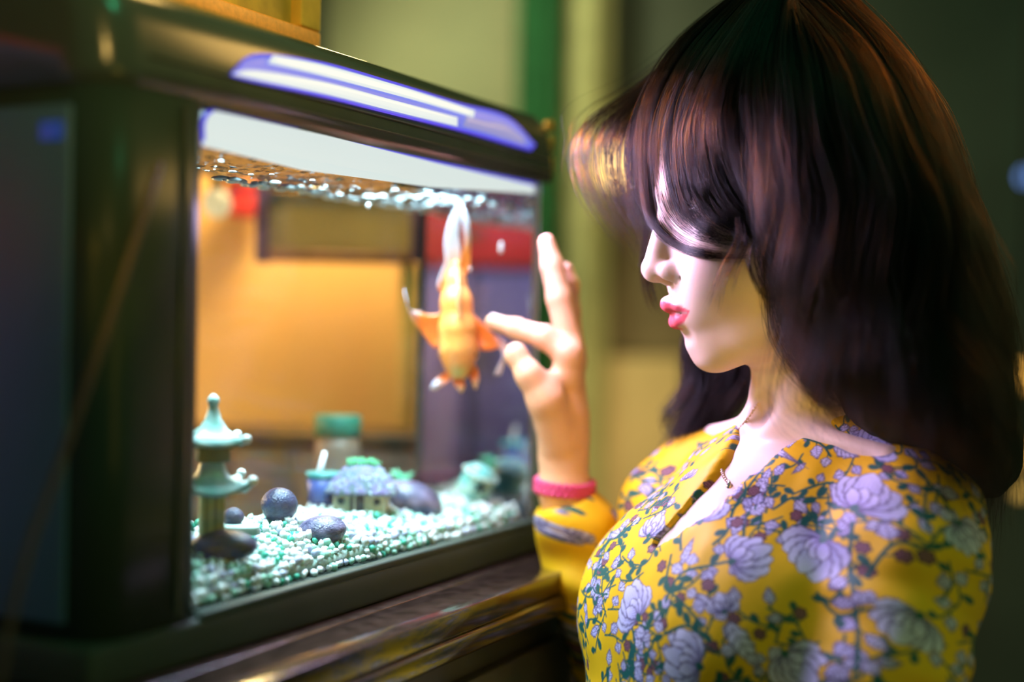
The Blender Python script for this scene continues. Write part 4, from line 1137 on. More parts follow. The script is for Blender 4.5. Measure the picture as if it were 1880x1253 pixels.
def petal(cl, p, q, wid, kind='leaf', tone=0.5, fine=0.0006):
    p = np.asarray(p); q = np.asarray(q); d = q - p; L = np.linalg.norm(d)
    if L < 1e-4: return
    d = d / L; n = np.array([-d[1], d[0]]); m = max(L, wid) * 1.3
    c = (p + q) / 2; k = cl.near(c - m, c + m)
    if len(k) == 0: return
    v = cl.AB[k] - p; a = (v @ d) / L; b = (v @ n)
    aa = np.clip(a, 0, 1)
    if kind == 'leaf':
        w = wid * np.sin(PI * aa ** 0.75) ** 1.15 * (1 + 0.32 * (1 - (aa * 4.0) % 1.0))
    elif kind == 'bud': w = wid * np.sqrt(np.clip(1 - (2 * aa - 1) ** 2, 0, 1))
    else:
        w = wid * (np.sin(PI * aa ** 1.35) ** 0.6) * (1 + 0.06 * np.sin(aa * 26 + b * 900))
    e = (w - np.abs(b)); inside = SS(-fine, fine, e) * (a > 0) * (a < 1)
    r = b / (w + 1e-6)
    if kind == 'leaf':
        vein = np.exp(-(b / (0.00035 + 0.00006)) ** 2) + 0.9 * (np.abs(((aa * 6.5 - np.abs(r) * 0.9) % 1.0) - 0.5) > 0.36) * (np.abs(r) > 0.12)
        col = (LAV * (1 - tone) + PALE * tone)[None] * (1 - 0.75 * np.clip(vein, 0, 1)[:, None]) + INK * 0.75 * np.clip(vein, 0, 1)[:, None]
    elif kind == 'green': col = np.ones((len(k), 3)) * TEAL
    elif kind == 'bud': col = np.ones((len(k), 3)) * TEAL
    else:
        st = 0.5 + 0.5 * np.sin(r * 24 + 3 * aa)
        st = st ** 3 * (0.8 - 0.7 * SS(0.3, 0.85, aa)) + 0.55 * SS(0.35, 0.0, aa)
        base = (GREYB * (1 - tone) + LAV * tone)[None] * (1 - SS(0.3, 1.0, aa)[:, None]) + PALE * SS(0.3, 1.0, aa)[:, None]
        col = base * (1 - 0.75 * st[:, None]) + INK * 0.75 * st[:, None]
    out = SS(2.6 * fine, 1.0 * fine, e) * 0.9
    if kind in ('leaf', 'petal'): col = col * (1 - out[:, None]) + INK * out[:, None]
    cl.blend(k, col, inside)
def stem(cl, pts, r=0.0008):
    P = spline(pts, max(8, 6 * len(pts))); lo = P.min(0) - 0.004; hi = P.max(0) + 0.004; k = cl.near(lo, hi)
    if len(k) == 0: return P
    v = cl.AB[k]; d = np.full(len(k), 1.0)
    for a, b in zip(P[:-1], P[1:]):
        e = b - a; t = np.clip(((v - a) @ e) / (e @ e + 1e-12), 0, 1); d = np.minimum(d, np.linalg.norm(v - a - t[:, None] * e, axis=1))
    cl.blend(k, np.ones((len(k), 3)) * TEAL, SS(r + 0.0003, r - 0.0003, d))
    return P
def rose(cl, p, r):
    k = cl.near(np.asarray(p) - 1.4 * r, np.asarray(p) + 1.4 * r)
    if len(k) == 0: return
    v = cl.AB[k] - p; rho = np.linalg.norm(v, axis=1); th_ = np.arctan2(v[:, 1], v[:, 0])
    R = r * (1 + 0.10 * np.cos(6 * th_)); st = 0.5 + 0.5 * np.sin(rho / r * 15 + 2 * np.cos(3 * th_))
    col = ROSE * (0.45 + 0.95 * st[:, None]) * (1 - SS(0.75 * r, 0.95 * r, rho)[:, None] * 0.8)
    cl.blend(k, col, SS(R + 0.0004, R - 0.0004, rho))
def rot2(v, a): return np.array([v[0] * math.cos(a) - v[1] * math.sin(a), v[0] * math.sin(a) + v[1] * math.cos(a)])
def flower(cl, p, ax, R, tone=0.5, seed=0, spread=1.05, n=7):
    rs = random.Random(seed); ax = np.asarray(ax); ax = ax / (np.linalg.norm(ax) + 1e-9)
    for i in sorted(range(n), key=lambda i: -abs(i - (n - 1) / 2)):
        a = (i - (n - 1) / 2) / ((n - 1) / 2) * spread; l_ = R * rs.uniform(1.55, 1.95) * (1 - 0.12 * abs(a))
        petal(cl, p, np.asarray(p) + rot2(ax, a) * l_, R * rs.uniform(0.42, 0.56), 'petal', tone + rs.uniform(-0.2, 0.2))
    for i in range(3):
        a = (i - 1) * 0.5; petal(cl, p, np.asarray(p) + rot2(ax, a) * R * rs.uniform(0.85, 1.1), R * 0.32, 'petal', tone + 0.3)
    petal(cl, np.asarray(p) - ax * R * 0.18, np.asarray(p) + ax * R * 0.22, R * 0.16, 'bud')
def vine(cl, P, seed, gap=0.0085, size=1.0):
    rs = random.Random(seed); seg = np.concatenate([[0], np.cumsum(np.linalg.norm(np.diff(P, axis=0), axis=1))]); s = gap * 0.5; side = 1
    while s < seg[-1]:
        i = min(np.searchsorted(seg, s), len(P) - 1); p = P[i]; t = P[i] - P[i - 1]; t = t / (np.linalg.norm(t) + 1e-9)
        d = rot2(t, side * rs.uniform(0.6, 1.1)); k = rs.random()
        if k < 0.42:
            stem(cl, [p, p + d * 0.004 * size], 0.0006); petal(cl, p + d * 0.003 * size, p + d * rs.uniform(0.011, 0.016) * size, rs.uniform(0.0030, 0.0042) * size, 'leaf', rs.uniform(0.2, 0.9))
        elif k < 0.91: petal(cl, p, p + d * rs.uniform(0.007, 0.012) * size, 0.0024 * size, 'green')
        else:
            stem(cl, [p, p + d * 0.006 * size], 0.0006); rose(cl, p + d * 0.0085 * size, rs.uniform(0.0036, 0.0046) * size)
        s += gap * rs.uniform(0.7, 1.2); side = -side
BASE = (0.82, 0.47, 0.010)
cl = Cloth(AB, BASE)
# filler vines over all the cloth
rs = random.Random(3)
lo, hi = AB.min(0), AB.max(0)
big = [((1568, 935), (1600, 880), 52, 0.9), ((1342, 1032), (1395, 1012), 46, 0.5), ((1512, 990), (1468, 1050), 54, 0.6), ((1172, 1135), (1150, 1075), 52, 0.8),
       ((1285, 1225), (1225, 1200), 50, 0.2), ((1592, 828), (1628, 790), 42, 0.5), ((1285, 960), (1345, 890), 44, 0.5), ((1190, 985), (1220, 930), 36, 0.7),
       ((1330, 1125), (1315, 1075), 26, 0.5), ((1365, 750), (1395, 722), 24, 0.8), ((1690, 1130), (1640, 1180), 44, 0.1), ((1760, 960), (1790, 1010), 36, 0.1),
       ((1440, 1200), (1490, 1250), 44, 0.1), ((1060, 990), (1085, 975), 16, 0.5), ((1005, 985), (1030, 970), 14, 0.5), ((1260, 880), (1282, 850), 20, 0.6)]
spots = []
for b_, t_, R_, tn in big:
    p, q = ab(*b_), ab(*t_)
    if p is not None and q is not None: spots.append((p, q - p, R_ * 0.00030, tn))
def free(p, r=0.0):
    return all(np.linalg.norm(p - (s[0] + s[1] / (np.linalg.norm(s[1]) + 1e-9) * s[2])) > s[2] * 1.05 + r for s in spots)
def scatter(cl, lo, hi, n, seed, size=1.0):
    rs = random.Random(seed)
    for i in range(n):
        p = np.array([rs.uniform(lo[0], hi[0]), rs.uniform(lo[1], hi[1])]); a = rs.uniform(0, 2 * PI); L = rs.uniform(0.018, 0.034) * size
        if not free(p, 0.003): continue
        P = stem(cl, [p, p + rot2((L / 2, rs.uniform(-.006, .006)), a), p + rot2((L, rs.uniform(-.012, .012)), a)], 0.0007)
        vine(cl, P, seed * 1000 + i, 0.0080, 0.95)
scatter(cl, lo, hi, int(((hi - lo).prod()) / 0.00036), 5)
STEMS = [[(1428, 812), (1480, 806), (1510, 818), (1525, 838)], [(1428, 812), (1470, 795), (1510, 765)], [(1400, 862), (1350, 930), (1335, 975), (1310, 1000)],
         [(1222, 1105), (1250, 1055), (1300, 1040), (1335, 1032)], [(1232, 1020), (1225, 1075), (1260, 1115), (1290, 1150)], [(1565, 960), (1560, 1050), (1575, 1160), (1570, 1250)],
         [(1590, 1060), (1640, 1000), (1700, 1005)], [(1420, 935), (1460, 915), (1500, 960)], [(1365, 985), (1372, 945), (1400, 930)], [(1150, 1110), (1165, 1180), (1160, 1240)],
         [(1250, 1010), (1290, 940), (1300, 925)], [(1300, 1175), (1260, 1150), (1220, 1165)], [(1500, 1090), (1540, 1130), (1600, 1120), (1650, 1150)], [(1700, 880), (1740, 930), (1760, 1000)]]
for i, st_ in enumerate(STEMS):
    P = [ab(*q) for q in st_]; P = [p for p in P if p is not None]
    if len(P) >= 2: vine(cl, stem(cl, P, 0.0010), 50 + i, 0.0095, 1.1)
for i, (p, d, R, tn) in enumerate(spots): flower(cl, p, d, R, tn, i)
for a, b, w_ in (((1440, 815), (1485, 862), 11), ((1335, 1140), (1395, 1235), 15), ((1345, 985), (1370, 940), 9), ((1530, 820), (1580, 840), 13), ((1480, 850), (1452, 872), 6), ((1250, 1040), (1275, 985), 8)):
    p, q = ab(*a), ab(*b)
    if p is not None and q is not None: petal(cl, p, q, w_ * 0.00038, 'leaf', 0.7)
for q in ((1497, 772), (1384, 902), (1462, 947), (1215, 1040), (1353, 960), (1300, 1075)):
    p = ab(*q)
    if p is not None: rose(cl, p, 0.0045)
m_cloth = mat('floral_cloth', (0.8, 0.45, 0.02), 0.55, spec=0.25, attr='col', var=0.08, vscale=25, bump=0.05, bscale=1500)
bl = empty('blouse', (0, 0, 0)); bl.parent = ps
fr_ = mesh('cloth_front', Vs - PL, Qs, m_cloth, bl, True, cl.C)
cb_ = Cloth(ABb, BASE); scatter(cb_, ABb.min(0), ABb.max(0), int((ABb.max(0) - ABb.min(0)).prod() / 0.0004), 8)
mesh('cloth_back', Vb_ - PL, Qb_, m_cloth, bl, True, cb_.C)
# ------------------------------------------------------------------ hair
m_hair = bpy.data.materials.new('dark_hair'); m_hair.use_nodes = True
nt = m_hair.node_tree; nt.nodes.remove(nt.nodes['Principled BSDF'])
hb = nt.nodes.new('ShaderNodeBsdfHairPrincipled'); hb.parametrization = 'MELANIN'
hb.inputs['Melanin'].default_value = 1.0; hb.inputs['Melanin Redness'].default_value = 0.05
hb.inputs['IOR'].default_value = 1.27; hb.inputs['Roughness'].default_value = 0.26; hb.inputs['Radial Roughness'].default_value = 0.55
hb.inputs['Random Color'].default_value = 0.25; hb.inputs['Random Roughness'].default_value = 0.2
nt.links.new(hb.outputs[0], nt.nodes['Material Output'].inputs[0])
m_under = mat('hair_under', (0.03, 0.034, 0.028), 0.75, spec=0.2, var=0.4, vscale=90)
hr = empty('hair', (0, 0, 0)); hr.parent = ps
bvb = bvh_of(Vh, Q_body)
# inner volume
uf = Field((-290, -125, -230), (45, 150, 185), 3.5)
uf.ell((-50, 0, 86), (84, 80, 98), 10); uf.ell((-20, 0, 112), (48, 44, 40), 14)
uf.cap((-62, 40, 60), (-92, 52, -20), 42, 36, 30); uf.cap((-92, 52, -20), (-118, 70, -85), 36, 30, 30); uf.cap((-118, 70, -85), (-150, 92, -112), 28, 20, 25)
uf.cap((-110, 0, 70), (-140, 20, -50), 72, 62, 30); uf.cap((-140, 20, -50), (-170, 50, -120), 60, 40, 30); uf.cap((-165, 48, -110), (-185, 62, -140), 26, 12, 20)
uf.cap((-60, -50, 40), (-42, -78, -45), 32, 20, 20)
Vu, Qu = uf.skin(); Vu = relax(Vu, Qu, 2)
Vu = Vu + vnormals(Vu, Qu) * (3.0 * vnoise(Vu * (1, 1, 0.25), 1 / 9.0, 5))[:, None]
mesh('hair_mass', h2w(Vu) - PL, Qu, m_under, hr)
NP = 22
ALLP, ALLR = [], []
def sheet(guides, n, thick=0.012, jit=0.004, clump=40, cl_amp=0.006, wave=0.006, wfreq=3.0, rad=0.00013, tipspread=1.0, cut=(0.85, 1.0), side=-1.0, seed=0, dens=None, over=False):
    """strands between neighbouring guide lines; every guide is a list of (px, py, depth)"""
    rg = np.random.default_rng(seed + 100)
    G = np.array([spline([pix(*q) for q in g], NP) for g in guides])           # k, NP, 3
    k = len(G)
    u = rg.uniform(0, k - 1, n)
    if dens is not None: u = np.interp(rg.uniform(0, 1, n), np.linspace(0, 1, len(dens)), dens) * (k - 1)
    # pull towards clump centres
    c = np.round(u / (k - 1) * clump) / clump * (k - 1); amt = rg.uniform(0.1, 0.85, n)
    t = np.linspace(0, 1, NP)[None]
    uu = u[:, None] + (c - u)[:, None] * amt[:, None] * t ** 1.2
    i = np.clip(np.floor(uu).astype(int), 0, k - 2); f = (uu - i)[..., None]
    col = np.arange(NP)[None].repeat(n, 0)
    a, b = G[i, col], G[i + 1, col]
    P = a + (b - a) * f
    cid = np.round(u / (k - 1) * clump).astype(int)
    ph = rg.uniform(0, 2 * PI, clump + 2)[cid][:, None]; fr = rg.uniform(0.7, 1.3, clump + 2)[cid][:, None]
    coff = rg.normal(0, 1, (clump + 2, 3))[cid][:, None, :]
    P = P + coff * cl_amp * (t[..., None] ** 0.8)
    wv = np.sin(2 * PI * wfreq * fr * t + ph)[..., None] * wave * (t[..., None])
    P = P + wv * (CR * 0.8 + CU * 0.2) + np.cos(2 * PI * wfreq * fr * t + ph)[..., None] * wave * 0.5 * t[..., None] * np.array([0, 1.0, 0])
    P = P + np.array([0, 1.0, 0]) * (rg.uniform(0, 1, n)[:, None, None] * thick)
    ind = rg.normal(0, 1, (n, 1, 3)) * jit * (0.3 + tipspread * t[..., None]); P = P + ind
    fz = rg.normal(0, 1, (n, NP, 3)) * jit * 0.10; P = P + np.cumsum(fz, 1) * t[..., None]
    ln = rg.uniform(cut[0], cut[1], n)[:, None] * (NP - 1) * np.linspace(0, 1, NP)[None]
    i0 = np.clip(np.floor(ln).astype(int), 0, NP - 2); ft = (ln - i0)[..., None]; rows = np.arange(n)[:, None]
    P = P[rows, i0] * (1 - ft) + P[rows, i0 + 1] * ft
    if over:                                     # lay the strands on the skin instead of through it
        for a_ in range(n):
            for b_ in range(3, NP):
                D = P[a_, b_] - CAM; L = np.linalg.norm(D); D = D / L
                l_, n_, i_, ds = bvb.ray_cast(Vector(CAM), Vector(D), L + 0.004)
                if l_ is not None and ds < L + 0.0012: P[a_, b_] = CAM + D * (ds - 0.0012 - 0.002 * ((a_ * 7) % 10) / 10)
    R = rad * rg.uniform(0.7, 1.2, n)[:, None] * np.interp(np.linspace(0, 1, NP), [0, 0.1, 0.7, 1], [0.8, 1, 0.9, 0.15])[None]
    ALLP.append(P); ALLR.append(R)
g0 = [(1440, -26, .99), (1395, 90, .968), (1382, 200, .954), (1395, 330, .946), (1418, 440, .942), (1450, 540, .948), (1466, 640, .952), (1500, 715, .945), (1566, 752, .93)]
g1 = [(1450, -32, .99), (1465, 130, .945), (1490, 300, .925), (1512, 450, .920), (1515, 600, .922), (1545, 700, .912), (1612, 775, .90)]
g2 = [(1430, -30, 1.01), (1545, 120, .945), (1605, 300, .915), (1622, 450, .905), (1620, 600, .90), (1660, 720, .885), (1710, 820, .872)]
g3 = [(1480, -48, 1.03), (1620, 100, .97), (1690, 280, .93), (1720, 440, .91), (1725, 600, .895), (1765, 750, .88), (1810, 880, .870)]
g4 = [(1520, -44, 1.05), (1665, 120, 1.0), (1735, 300, .965), (1780, 450, .94), (1795, 610, .92), (1815, 770, .90), (1822, 940, .885)]
g5 = [(1540, -36, 1.08), (1690, 150, 1.05), (1758, 320, 1.02), (1800, 480, .99), (1826, 630, .965), (1826, 790, .945), (1815, 990, .93)]
sheet([g0, g1, g2, g3, g4, g5], 11000, 0.03, 0.0030, 120, 0.009, 0.009, 2.6, 0.00013, cut=(0.72, 1.0), seed=1)
# a second, looser outer layer and the back
sheet([[(x, y, d - 0.008) for x, y, d in g] for g in (g0, g1, g2, g3, g4, g5)], 3000, 0.012, 0.0055, 60, 0.014, 0.012, 3.0, 0.00011, cut=(0.6, 1.02), seed=2)
b4 = [(1500, -44, 1.10), (1660, 110, 1.12), (1740, 300, 1.10), (1782, 470, 1.08), (1806, 620, 1.06), (1820, 780, 1.03), (1815, 980, 1.0)]
b5 = [(1440, -44, 1.14), (1640, 100, 1.17), (1740, 300, 1.17), (1790, 480, 1.15), (1818, 640, 1.12), (1830, 800, 1.1), (1820, 980, 1.06)]
sheet([g5, b4, b5], 3000, 0.03, 0.004, 40, 0.010, 0.006, 2.4, 0.00014, cut=(0.7, 1.0), seed=3)
# fringe, near side
f0 = [(1400, -28, 1.04), (1300, 46, 1.045), (1228, 122, 1.047), (1186, 222, 1.047), (1184, 330, 1.040), (1200, 410, 1.026), (1255, 455, 1.000), (1330, 468, .978), (1390, 462, .965)]
f1 = [(1412, -28, 1.02), (1330, 58, 1.02), (1265, 150, 1.005), (1232, 240, 1.008), (1236, 330, 1.002), (1262, 398, .992), (1320, 436, .975), (1390, 446, .962)]
f2 = [(1425, -26, 1.0), (1364, 70, .980), (1318, 160, .968), (1290, 250, .972), (1306, 330, .976), (1345, 388, .967), (1395, 420, .960), (1450, 436, .952)]
f3 = [(1440, -24, .99), (1398, 80, .970), (1376, 180, .958), (1380, 270, .953), (1406, 350, .948), (1436, 420, .944), (1458, 500, .944)]
fa = [(x - 4, y - 3, d) for x, y, d in f0]; fb = [(x + 9, y + 4, d - .003) for x, y, d in f0]
sheet([f0, f1], 1500, 0.012, 0.0016, 26, 0.0035, 0.0015, 1.4, 0.00012, cut=(0.30, 0.52), seed=4, over=True)
sheet([fa, fb], 330, 0.010, 0.0010, 7, 0.0016, 0.001, 1.2, 0.00012, cut=(0.6, 1.0), seed=17, over=True)
sheet([[(x - 10, y, d) for x, y, d in f1], [(x + 8, y, d) for x, y, d in f1]], 220, 0.008, 0.0010, 7, 0.0016, 0.001, 1.2, 0.00012, cut=(0.5, 1.0), seed=18, over=True)
sheet([f1, f2, f3], 3400, 0.014, 0.0016, 44, 0.0035, 0.0015, 1.4, 0.00012, cut=(0.45, 1.0), seed=15, over=True, dens=(0.12, 0.36, 0.6, 0.8, 1))
sheet([f0, f1], 90, 0.006, 0.0012, 9, 0.0030, 0.001, 1.2, 0.00011, cut=(0.85, 1.05), seed=14, over=True)
sheet([[(x - 6, y - 14, d) for x, y, d in f0], [(x, y - 14, d) for x, y, d in f1], [(x, y - 14, d - .004) for x, y, d in f2], [(x, y - 12, d - .006) for x, y, d in f3]], 1600, 0.008, 0.003, 30, 0.005, 0.003, 1.6, 0.00012, cut=(0.3, 0.6), seed=16)
# fringe, far side, loose and out of focus
c0 = [(1395, -26, 1.06), (1290, 62, 1.06), (1165, 165, 1.085), (1080, 225, 1.09), (1058, 290, 1.09), (1085, 370, 1.09), (1145, 440, 1.08), (1190, 475, 1.07)]
c1 = [(1395, -26, 1.06), (1295, 62, 1.06), (1188, 165, 1.07), (1122, 230, 1.075), (1108, 300, 1.08), (1132, 380, 1.08), (1172, 440, 1.07), (1192, 500, 1.07)]
c2 = [(1395, -26, 1.06), (1300, 62, 1.05), (1206, 165, 1.06), (1162, 240, 1.06), (1160, 310, 1.06), (1172, 380, 1.06), (1192, 430, 1.055), (1186, 540, 1.07)]
c3 = [(1398, -28, 1.05), (1310, 60, 1.045), (1235, 150, 1.05), (1195, 240, 1.052), (1192, 320, 1.052), (1202, 390, 1.05), (1218, 440, 1.05), (1206, 540, 1.075)]
sheet([c0, c1, c2, c3], 620, 0.02, 0.0026, 40, 0.005, 0.002, 1.2, 0.00012, cut=(0.7, 1.0), seed=5, dens=(0, 0.42, 0.68, 0.86, 1))
# far side hair falling behind the chin
d0 = [(1290, 380, 1.13), (1275, 540, 1.14), (1262, 640, 1.14), (1268, 720, 1.13), (1240, 800, 1.12), (1238, 850, 1.11)]
d1 = [(1350, 380, 1.13), (1330, 560, 1.14), (1310, 660, 1.14), (1300, 730, 1.13), (1280, 790, 1.12), (1262, 850, 1.11)]
d2 = [(1400, 380, 1.13), (1390, 560, 1.13), (1378, 660, 1.13), (1360, 720, 1.125), (1325, 780, 1.12), (1290, 830, 1.11)]
sheet([d0, d1, d2], 3000, 0.03, 0.003, 22, 0.007, 0.006, 2.0, 0.00014, cut=(0.8, 1.0), seed=6)
d3 = [(1185, 400, 1.07), (1178, 470, 1.085), (1186, 530, 1.09), (1200, 575, 1.09)]
sheet([d3, [(x + 14, y, d) for x, y, d in d3]], 60, 0.004, 0.002, 5, 0.002, 0.001, 1, 0.00012, seed=7)
# wisps over cheek, ear and neck
for sd, n, g in ((20, 26, [(1350, 400, .965), (1352, 440, .956), (1328, 490, .952), (1312, 535, .953), (1300, 575, .957)]),
                 (21, 22, [(1340, 420, .968), (1362, 450, .955), (1340, 500, .95), (1322, 540, .952)]),
                 (22, 40, [(1395, 420, .95), (1372, 470, .945), (1378, 520, .944), (1402, 552, .945), (1455, 566, .943)]),
                 (23, 50, [(1440, 500, .945), (1462, 600, .945), (1462, 680, .945), (1490, 735, .94), (1560, 765, .93)]),
                 (24, 30, [(1455, 560, .945), (1475, 650, .94), (1478, 700, .94), (1520, 745, .93), (1600, 760, .92)])):
    sheet([g, [(x + 16, y - 4, d) for x, y, d in g]], n, 0.002, 0.0012, 3, 0.002, 0.0015, 1.3, 0.00010, seed=sd, over=True)
# stray hairs round the outline
rs = random.Random(9)
for i in range(46):
    a = rs.choice([g4, g5, b4, f0, c0, g3]); o = rs.uniform(4, 26); g = [(x + (o if a not in (f0, c0) else -o) * (j / 4) * rs.uniform(0.4, 1.3), y - o * 0.6, d) for j, (x, y, d) in enumerate(a)]
    sheet([g, [(x + 3, y, d) for x, y, d in g]], 3, 0.004, 0.003, 2, 0.006, 0.008, 2.5, 0.00009, cut=(0.4, 0.9), seed=200 + i)
P = np.concatenate(ALLP); R = np.concatenate(ALLR)
hc = bpy.data.hair_curves.new('hair_strands')
hc.add_curves([NP] * len(P))
hc.attributes['position'].data.foreach_set('vector', (P - PL).astype(np.float32).ravel())
ra = hc.attributes.get('radius') or hc.attributes.new('radius', 'FLOAT', 'POINT')
ra.data.foreach_set('value', R.astype(np.float32).ravel())
hc.materials.append(m_hair)
ho = bpy.data.objects.new('hair_strands', hc); COL.objects.link(ho); ho.parent = hr; ho['kind'] = 'stuff'
# ------------------------------------------------------------------ jewellery
bvb = bvh_of(Vh, Q_body)
def on_skin(px, py, off=0.0014):
    D = CF + CR * ((px - 940) / FPX) - CU * ((py - 626.5) / FPX); D = D / np.linalg.norm(D)
    l_, n_, i, ds = bvb.ray_cast(Vector(CAM), Vector(D), 3.0)
    if l_ is None: return None
    n_ = np.array(n_); n_ = n_ if n_ @ D < 0 else -n_
    return np.array(l_) + n_ * off
bead_me = None
def bead(parent, p, r, m, name='bead', sq=1.0):
    global bead_me
    key = (m.name, name)
    if key not in BEADS: BEADS[key] = stone_bead(m, name)
    o = bpy.data.objects.new(name, BEADS[key]); COL.objects.link(o); o.parent = parent; o.location = p; o.scale = (r, r, r * sq)
    return o
BEADS = {}
def stone_bead(m, name):
    bm = bmesh.new(); bmesh.ops.create_icosphere(bm, subdivisions=2, radius=1.0); me = bpy.data.meshes.new(name); bm.to_mesh(me); bm.free()
    me.polygons.foreach_set('use_smooth', [True] * len(me.polygons)); me.materials.append(m); return me
path = [on_skin(*q) for q in ((1392, 742), (1372, 772), (1350, 802), (1334, 832), (1326, 858), (1330, 878), (1340, 890))]
path = [p for p in path if p is not None]
nk = empty('necklace', tuple(path[-1]), 'fine necklace of pale beads with a small pendant on the chest', 'necklace')
P = spline(path, 120); seg = np.concatenate([[0], np.cumsum(np.linalg.norm(np.diff(P, axis=0), axis=1))])
m_pearl = mat('pearl_gold', (0.85, 0.62, 0.50), 0.25, spec=0.7, var=0.15, vscale=300)
for s in np.arange(0, seg[-1], 0.0026):
    q = np.array([np.interp(s, seg, P[:, i]) for i in range(3)]); bead(nk, q - path[-1], 0.0013, m_pearl)
mesh('chain', *[g_tube(P - path[-1], 0.0004, 5)[i] for i in (0, 1)], m_pearl, nk)
lathe('pendant', [(0.0004, 0.004), (0.0016, 0.002), (0.0022, -0.001), (0.0015, -0.004), (0.0003, -0.006)], (0, 0, -0.002), mat('pendant_silver', (0.8, 0.78, 0.8), 0.2, metal=0.8, var=0.1), nk, 14)
# bracelet of pink beads
bc = J(1037, 893, 1.166); ax = J(1034, 835, 1.166) - J(1045, 950, 1.170); ax /= np.linalg.norm(ax)
ax = ax + 0.16 * CR; ax /= np.linalg.norm(ax)
e1 = np.cross(ax, [0, 1.0, 0]); e1 /= np.linalg.norm(e1); e2 = np.cross(ax, e1)
br_ = empty('bracelet', tuple(bc), 'bright pink beaded bracelet round the wrist', 'bracelet')
m_pk = mat('pink_bead', (0.85, 0.10, 0.28), 0.3, col2=(0.55, 0.03, 0.15), vscale=220)
for j in range(3):
    for i in range(28):
        a = 2 * PI * (i + 0.5 * (j % 2)) / 28
        bead(br_, (e1 * math.cos(a) + e2 * math.sin(a)) * 0.0232 + ax * (j - 1) * 0.0036, 0.0029, m_pk)
for j in range(3): mesh('elastic', *g_tube([(e1 * math.cos(a) + e2 * math.sin(a)) * 0.0225 + ax * (j - 1) * 0.0036 for a in np.linspace(0, 2 * PI, 33)], 0.0008, 5), m_pk, br_)

# ------------------------------------------------------------------ goldfish, head down
FD = 1.185
fk = FD / FPX
fp = pix(840, 600, FD)
fish = empty('goldfish', tuple(fp), 'orange goldfish with long white fins swimming head down', 'fish')
def fx(px, py, dd=0.0): return pix(px, py, FD + dd)
gf = Field(fx(795, 712, 0)[:] - np.array([0, 0.03, 0]), fx(890, 465, 0) + np.array([0.0, 0.03, 0]), 0.0009)
gf.chain([fx(837, 486), fx(836, 515), fx(838, 555, -.002), fx(840, 605, -.004), fx(842, 642, -.004), fx(842, 668, -.003), fx(841, 686, -.002)], np.array([9, 17, 27, 32, 32, 26, 14]) * fk, 0.006)
gf.ell(fx(842, 640, -0.010), (0.011, 0.007, 0.014), 0.006)
gf.ell(fx(841, 694, -0.004), (0.0035, 0.003, 0.003), 0.002, '-')
for s in (-1, 1): gf.ell(fx(842 + s * 28, 651, -.006), (0.0035, 0.0035, 0.0038), 0.003)
Vf, Qf = gf.skin(); Vf = relax(Vf, Qf, 2)
pz = np.array([to_pix(v) for v in Vf])
kk = np.clip((Vf[:, 1] - (FD - 0.012)) / 0.012, 0, 1)[:, None]
OR_ = np.array((0.85, 0.19, 0.035)); YE = np.array((0.90, 0.36, 0.08)); WH = np.array((0.56, 0.50, 0.62))
cf = YE * (1 - kk) + OR_ * kk
up_ = np.clip((560 - pz[:, 1]) / 60, 0, 1)[:, None]; cf = cf * (1 - up_) + np.array((0.92, 0.38, 0.14)) * up_
ol_ = np.exp(-(((pz[:, 0] - 842) / 16) ** 2 + ((pz[:, 1] - 684) / 12) ** 2))[:, None]; cf = cf * (1 - ol_) + np.array((0.62, 0.60, 0.16)) * ol_
m_fish = mat('fish_skin', (0.9, 0.4, 0.1), 0.3, spec=0.6, attr='col', var=0.12, vscale=150, bump=0.25, bscale=500, sss=0.1)
mesh('fish_body', Vf - fp, Qf, m_fish, fish, True, cf)
m_fin = mat('fish_fin', (0.9, 0.6, 0.4), 0.4, spec=0.5, attr='col', var=0.15, vscale=240, bump=0.3, bscale=300, sss=0.2)
def fin(name, rows, c0, c1, white_from=0.5, nv=12, nu=26, th=0.0005, ray=0.0006, label=None):
    """rows of (px, py, px, py, depth offset) from root to tip: the two edges of the fin"""
    A = spline([fx(r[0], r[1], r[4]) for r in rows], nu); B = spline([fx(r[2], r[3], r[4] + (r[5] if len(r) > 5 else 0)) for r in rows], nu)
    V, C_ = [], []
    for k_ in (0, 1):
        for i in range(nu):
            for j in range(nv):
                t = j / (nv - 1); p = A[i] * (1 - t) + B[i] * t
                p = p + np.array([0, 1, 0]) * (ray * math.sin(j * 2.4) + 0.0035 * math.sin(t * PI) * math.sin(i * 0.22 + 1)) + np.array([0, k_ * th, 0])
                V.append(p); w_ = np.clip((i / (nu - 1) - white_from) / 0.25 + 0.15 * math.sin(j * 1.9), 0, 1); C_.append(np.array(c0) * (1 - w_) + np.array(c1) * w_)
    n = nv; k_ = nu * nv
    Fc = [(i * n + j, i * n + j + 1, (i + 1) * n + j + 1, (i + 1) * n + j) for i in range(nu - 1) for j in range(nv - 1)]
    rim = [j for j in range(nv)] + [i * n + nv - 1 for i in range(1, nu)] + [(nu - 1) * n + j for j in range(nv - 2, -1, -1)] + [i * n for i in range(nu - 2, 0, -1)]
    F2 = [tuple(k_ + q for q in f[::-1]) for f in Fc] + [(rim[i], rim[(i + 1) % len(rim)], k_ + rim[(i + 1) % len(rim)], k_ + rim[i]) for i in range(len(rim))]
    o = fix(mesh(name, np.array(V) - fp, Fc + F2, m_fin, fish, True, np.array(C_)))
    if label: o['label'] = label
    return o
fin('tail_fin', [(828, 520, 840, 510, .0), (818, 480, 845, 470, .002), (816, 440, 842, 430, .004), (826, 400, 848, 392, .006), (838, 374, 850, 376, .006)], OR_, WH, 0.12, label='long white tail lobe')
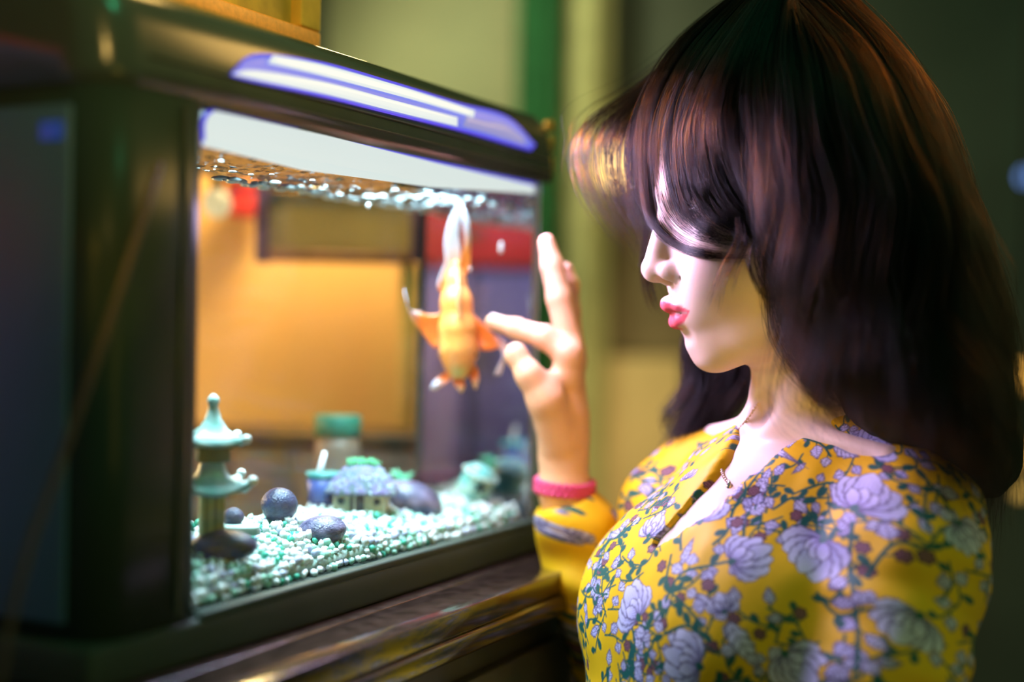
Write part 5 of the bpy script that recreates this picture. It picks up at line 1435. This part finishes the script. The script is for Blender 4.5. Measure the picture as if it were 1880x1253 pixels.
fin('tail_fin', [(832, 520, 848, 515, -.004), (840, 490, 862, 490, -.004), (852, 450, 864, 450, -.002), (848, 400, 862, 410, .0), (842, 376, 852, 380, .003)], OR_, WH, 0.45, label='narrow tail lobe, orange at the root')
fin('tail_fin', [(826, 550, 834, 520, .004), (812, 540, 826, 500, .006), (803, 526, 820, 480, .008), (808, 505, 822, 470, .009)], OR_, WH, 0.5)
fin('pectoral_fin', [(816, 608, 822, 570, .0), (800, 640, 805, 576, -.002), (775, 612, 785, 578, -.004), (755, 585, 768, 572, -.006), (743, 545, 752, 570, -.008), (741, 528, 743, 532, -.008)], OR_, WH, 0.5, label='orange and white pectoral fin')
fin('pectoral_fin', [(862, 605, 858, 560, .0), (880, 640, 872, 580, -.002), (900, 644, 892, 600, -.004), (916, 640, 905, 612, -.006), (922, 655, 930, 630, -.007), (914, 672, 930, 652, -.007), (906, 690, 920, 690, -.007)], OR_, WH, 0.45, label='orange pectoral fin with a white curl')
fin('dorsal_fin', [(838, 486, 840, 486, -.006, -.002), (838, 510, 842, 510, -.010, -.006), (838, 545, 844, 545, -.015, -.006), (841, 585, 846, 585, -.018, -.003)], (0.95, 0.55, 0.25), WH, 0.95)
fin('lower_fin', [(820, 682, 834, 690, -.004), (806, 692, 822, 702, -.004), (795, 703, 808, 712, -.004), (788, 714, 798, 718, -.004)], OR_, WH, 0.35)
fin('lower_fin', [(832, 690, 848, 690, -.004), (832, 702, 852, 702, -.004), (838, 712, 853, 712, -.004), (846, 722, 848, 722, -.004)], OR_, (0.95, 0.6, 0.4), 0.5)
fin('lower_fin', [(856, 676, 868, 664, -.002), (862, 692, 877, 680, -.002), (868, 706, 879, 696, -.002), (872, 716, 875, 714, -.002)], OR_, (0.95, 0.6, 0.4), 0.5)
for s in (-1, 1):
    e_ = bead(fish, fx(842 + s * 29.5, 651, -.009) - fp, 0.0026, mat('fish_eye', (0.02, 0.02, 0.03), 0.1, spec=0.8, var=0.1), 'eye')
# bubbles clinging to the glass and drifting
m_bub = mat('bubble_white', (0.85, 0.88, 0.95), 0.1, spec=1.0, var=0.05, emit=None)
for i, (px, py, w, r, el, lb) in enumerate([(920, 455, .012, 4.5, 2.6, 'long pale bubble beside the white tail'), (971, 372, .008, 6, 1.0, 'large round bubble under the surface at the end glass'), (676, 378, .05, 5, 1.3, 'bubble before the olive panel'),
        (862, 495, .02, 4, 1.2, 'small bubble at the fish tail root'), (940, 668, .012, 4, 1.6, 'small bubble below the curled fin')]):
    k_ = pxm(px, py, w); o = bead(None, place(px, py, w), r * k_, m_bub, 'air_bubble', el); tag(o, lb, 'bubble', 'air bubbles in the water')
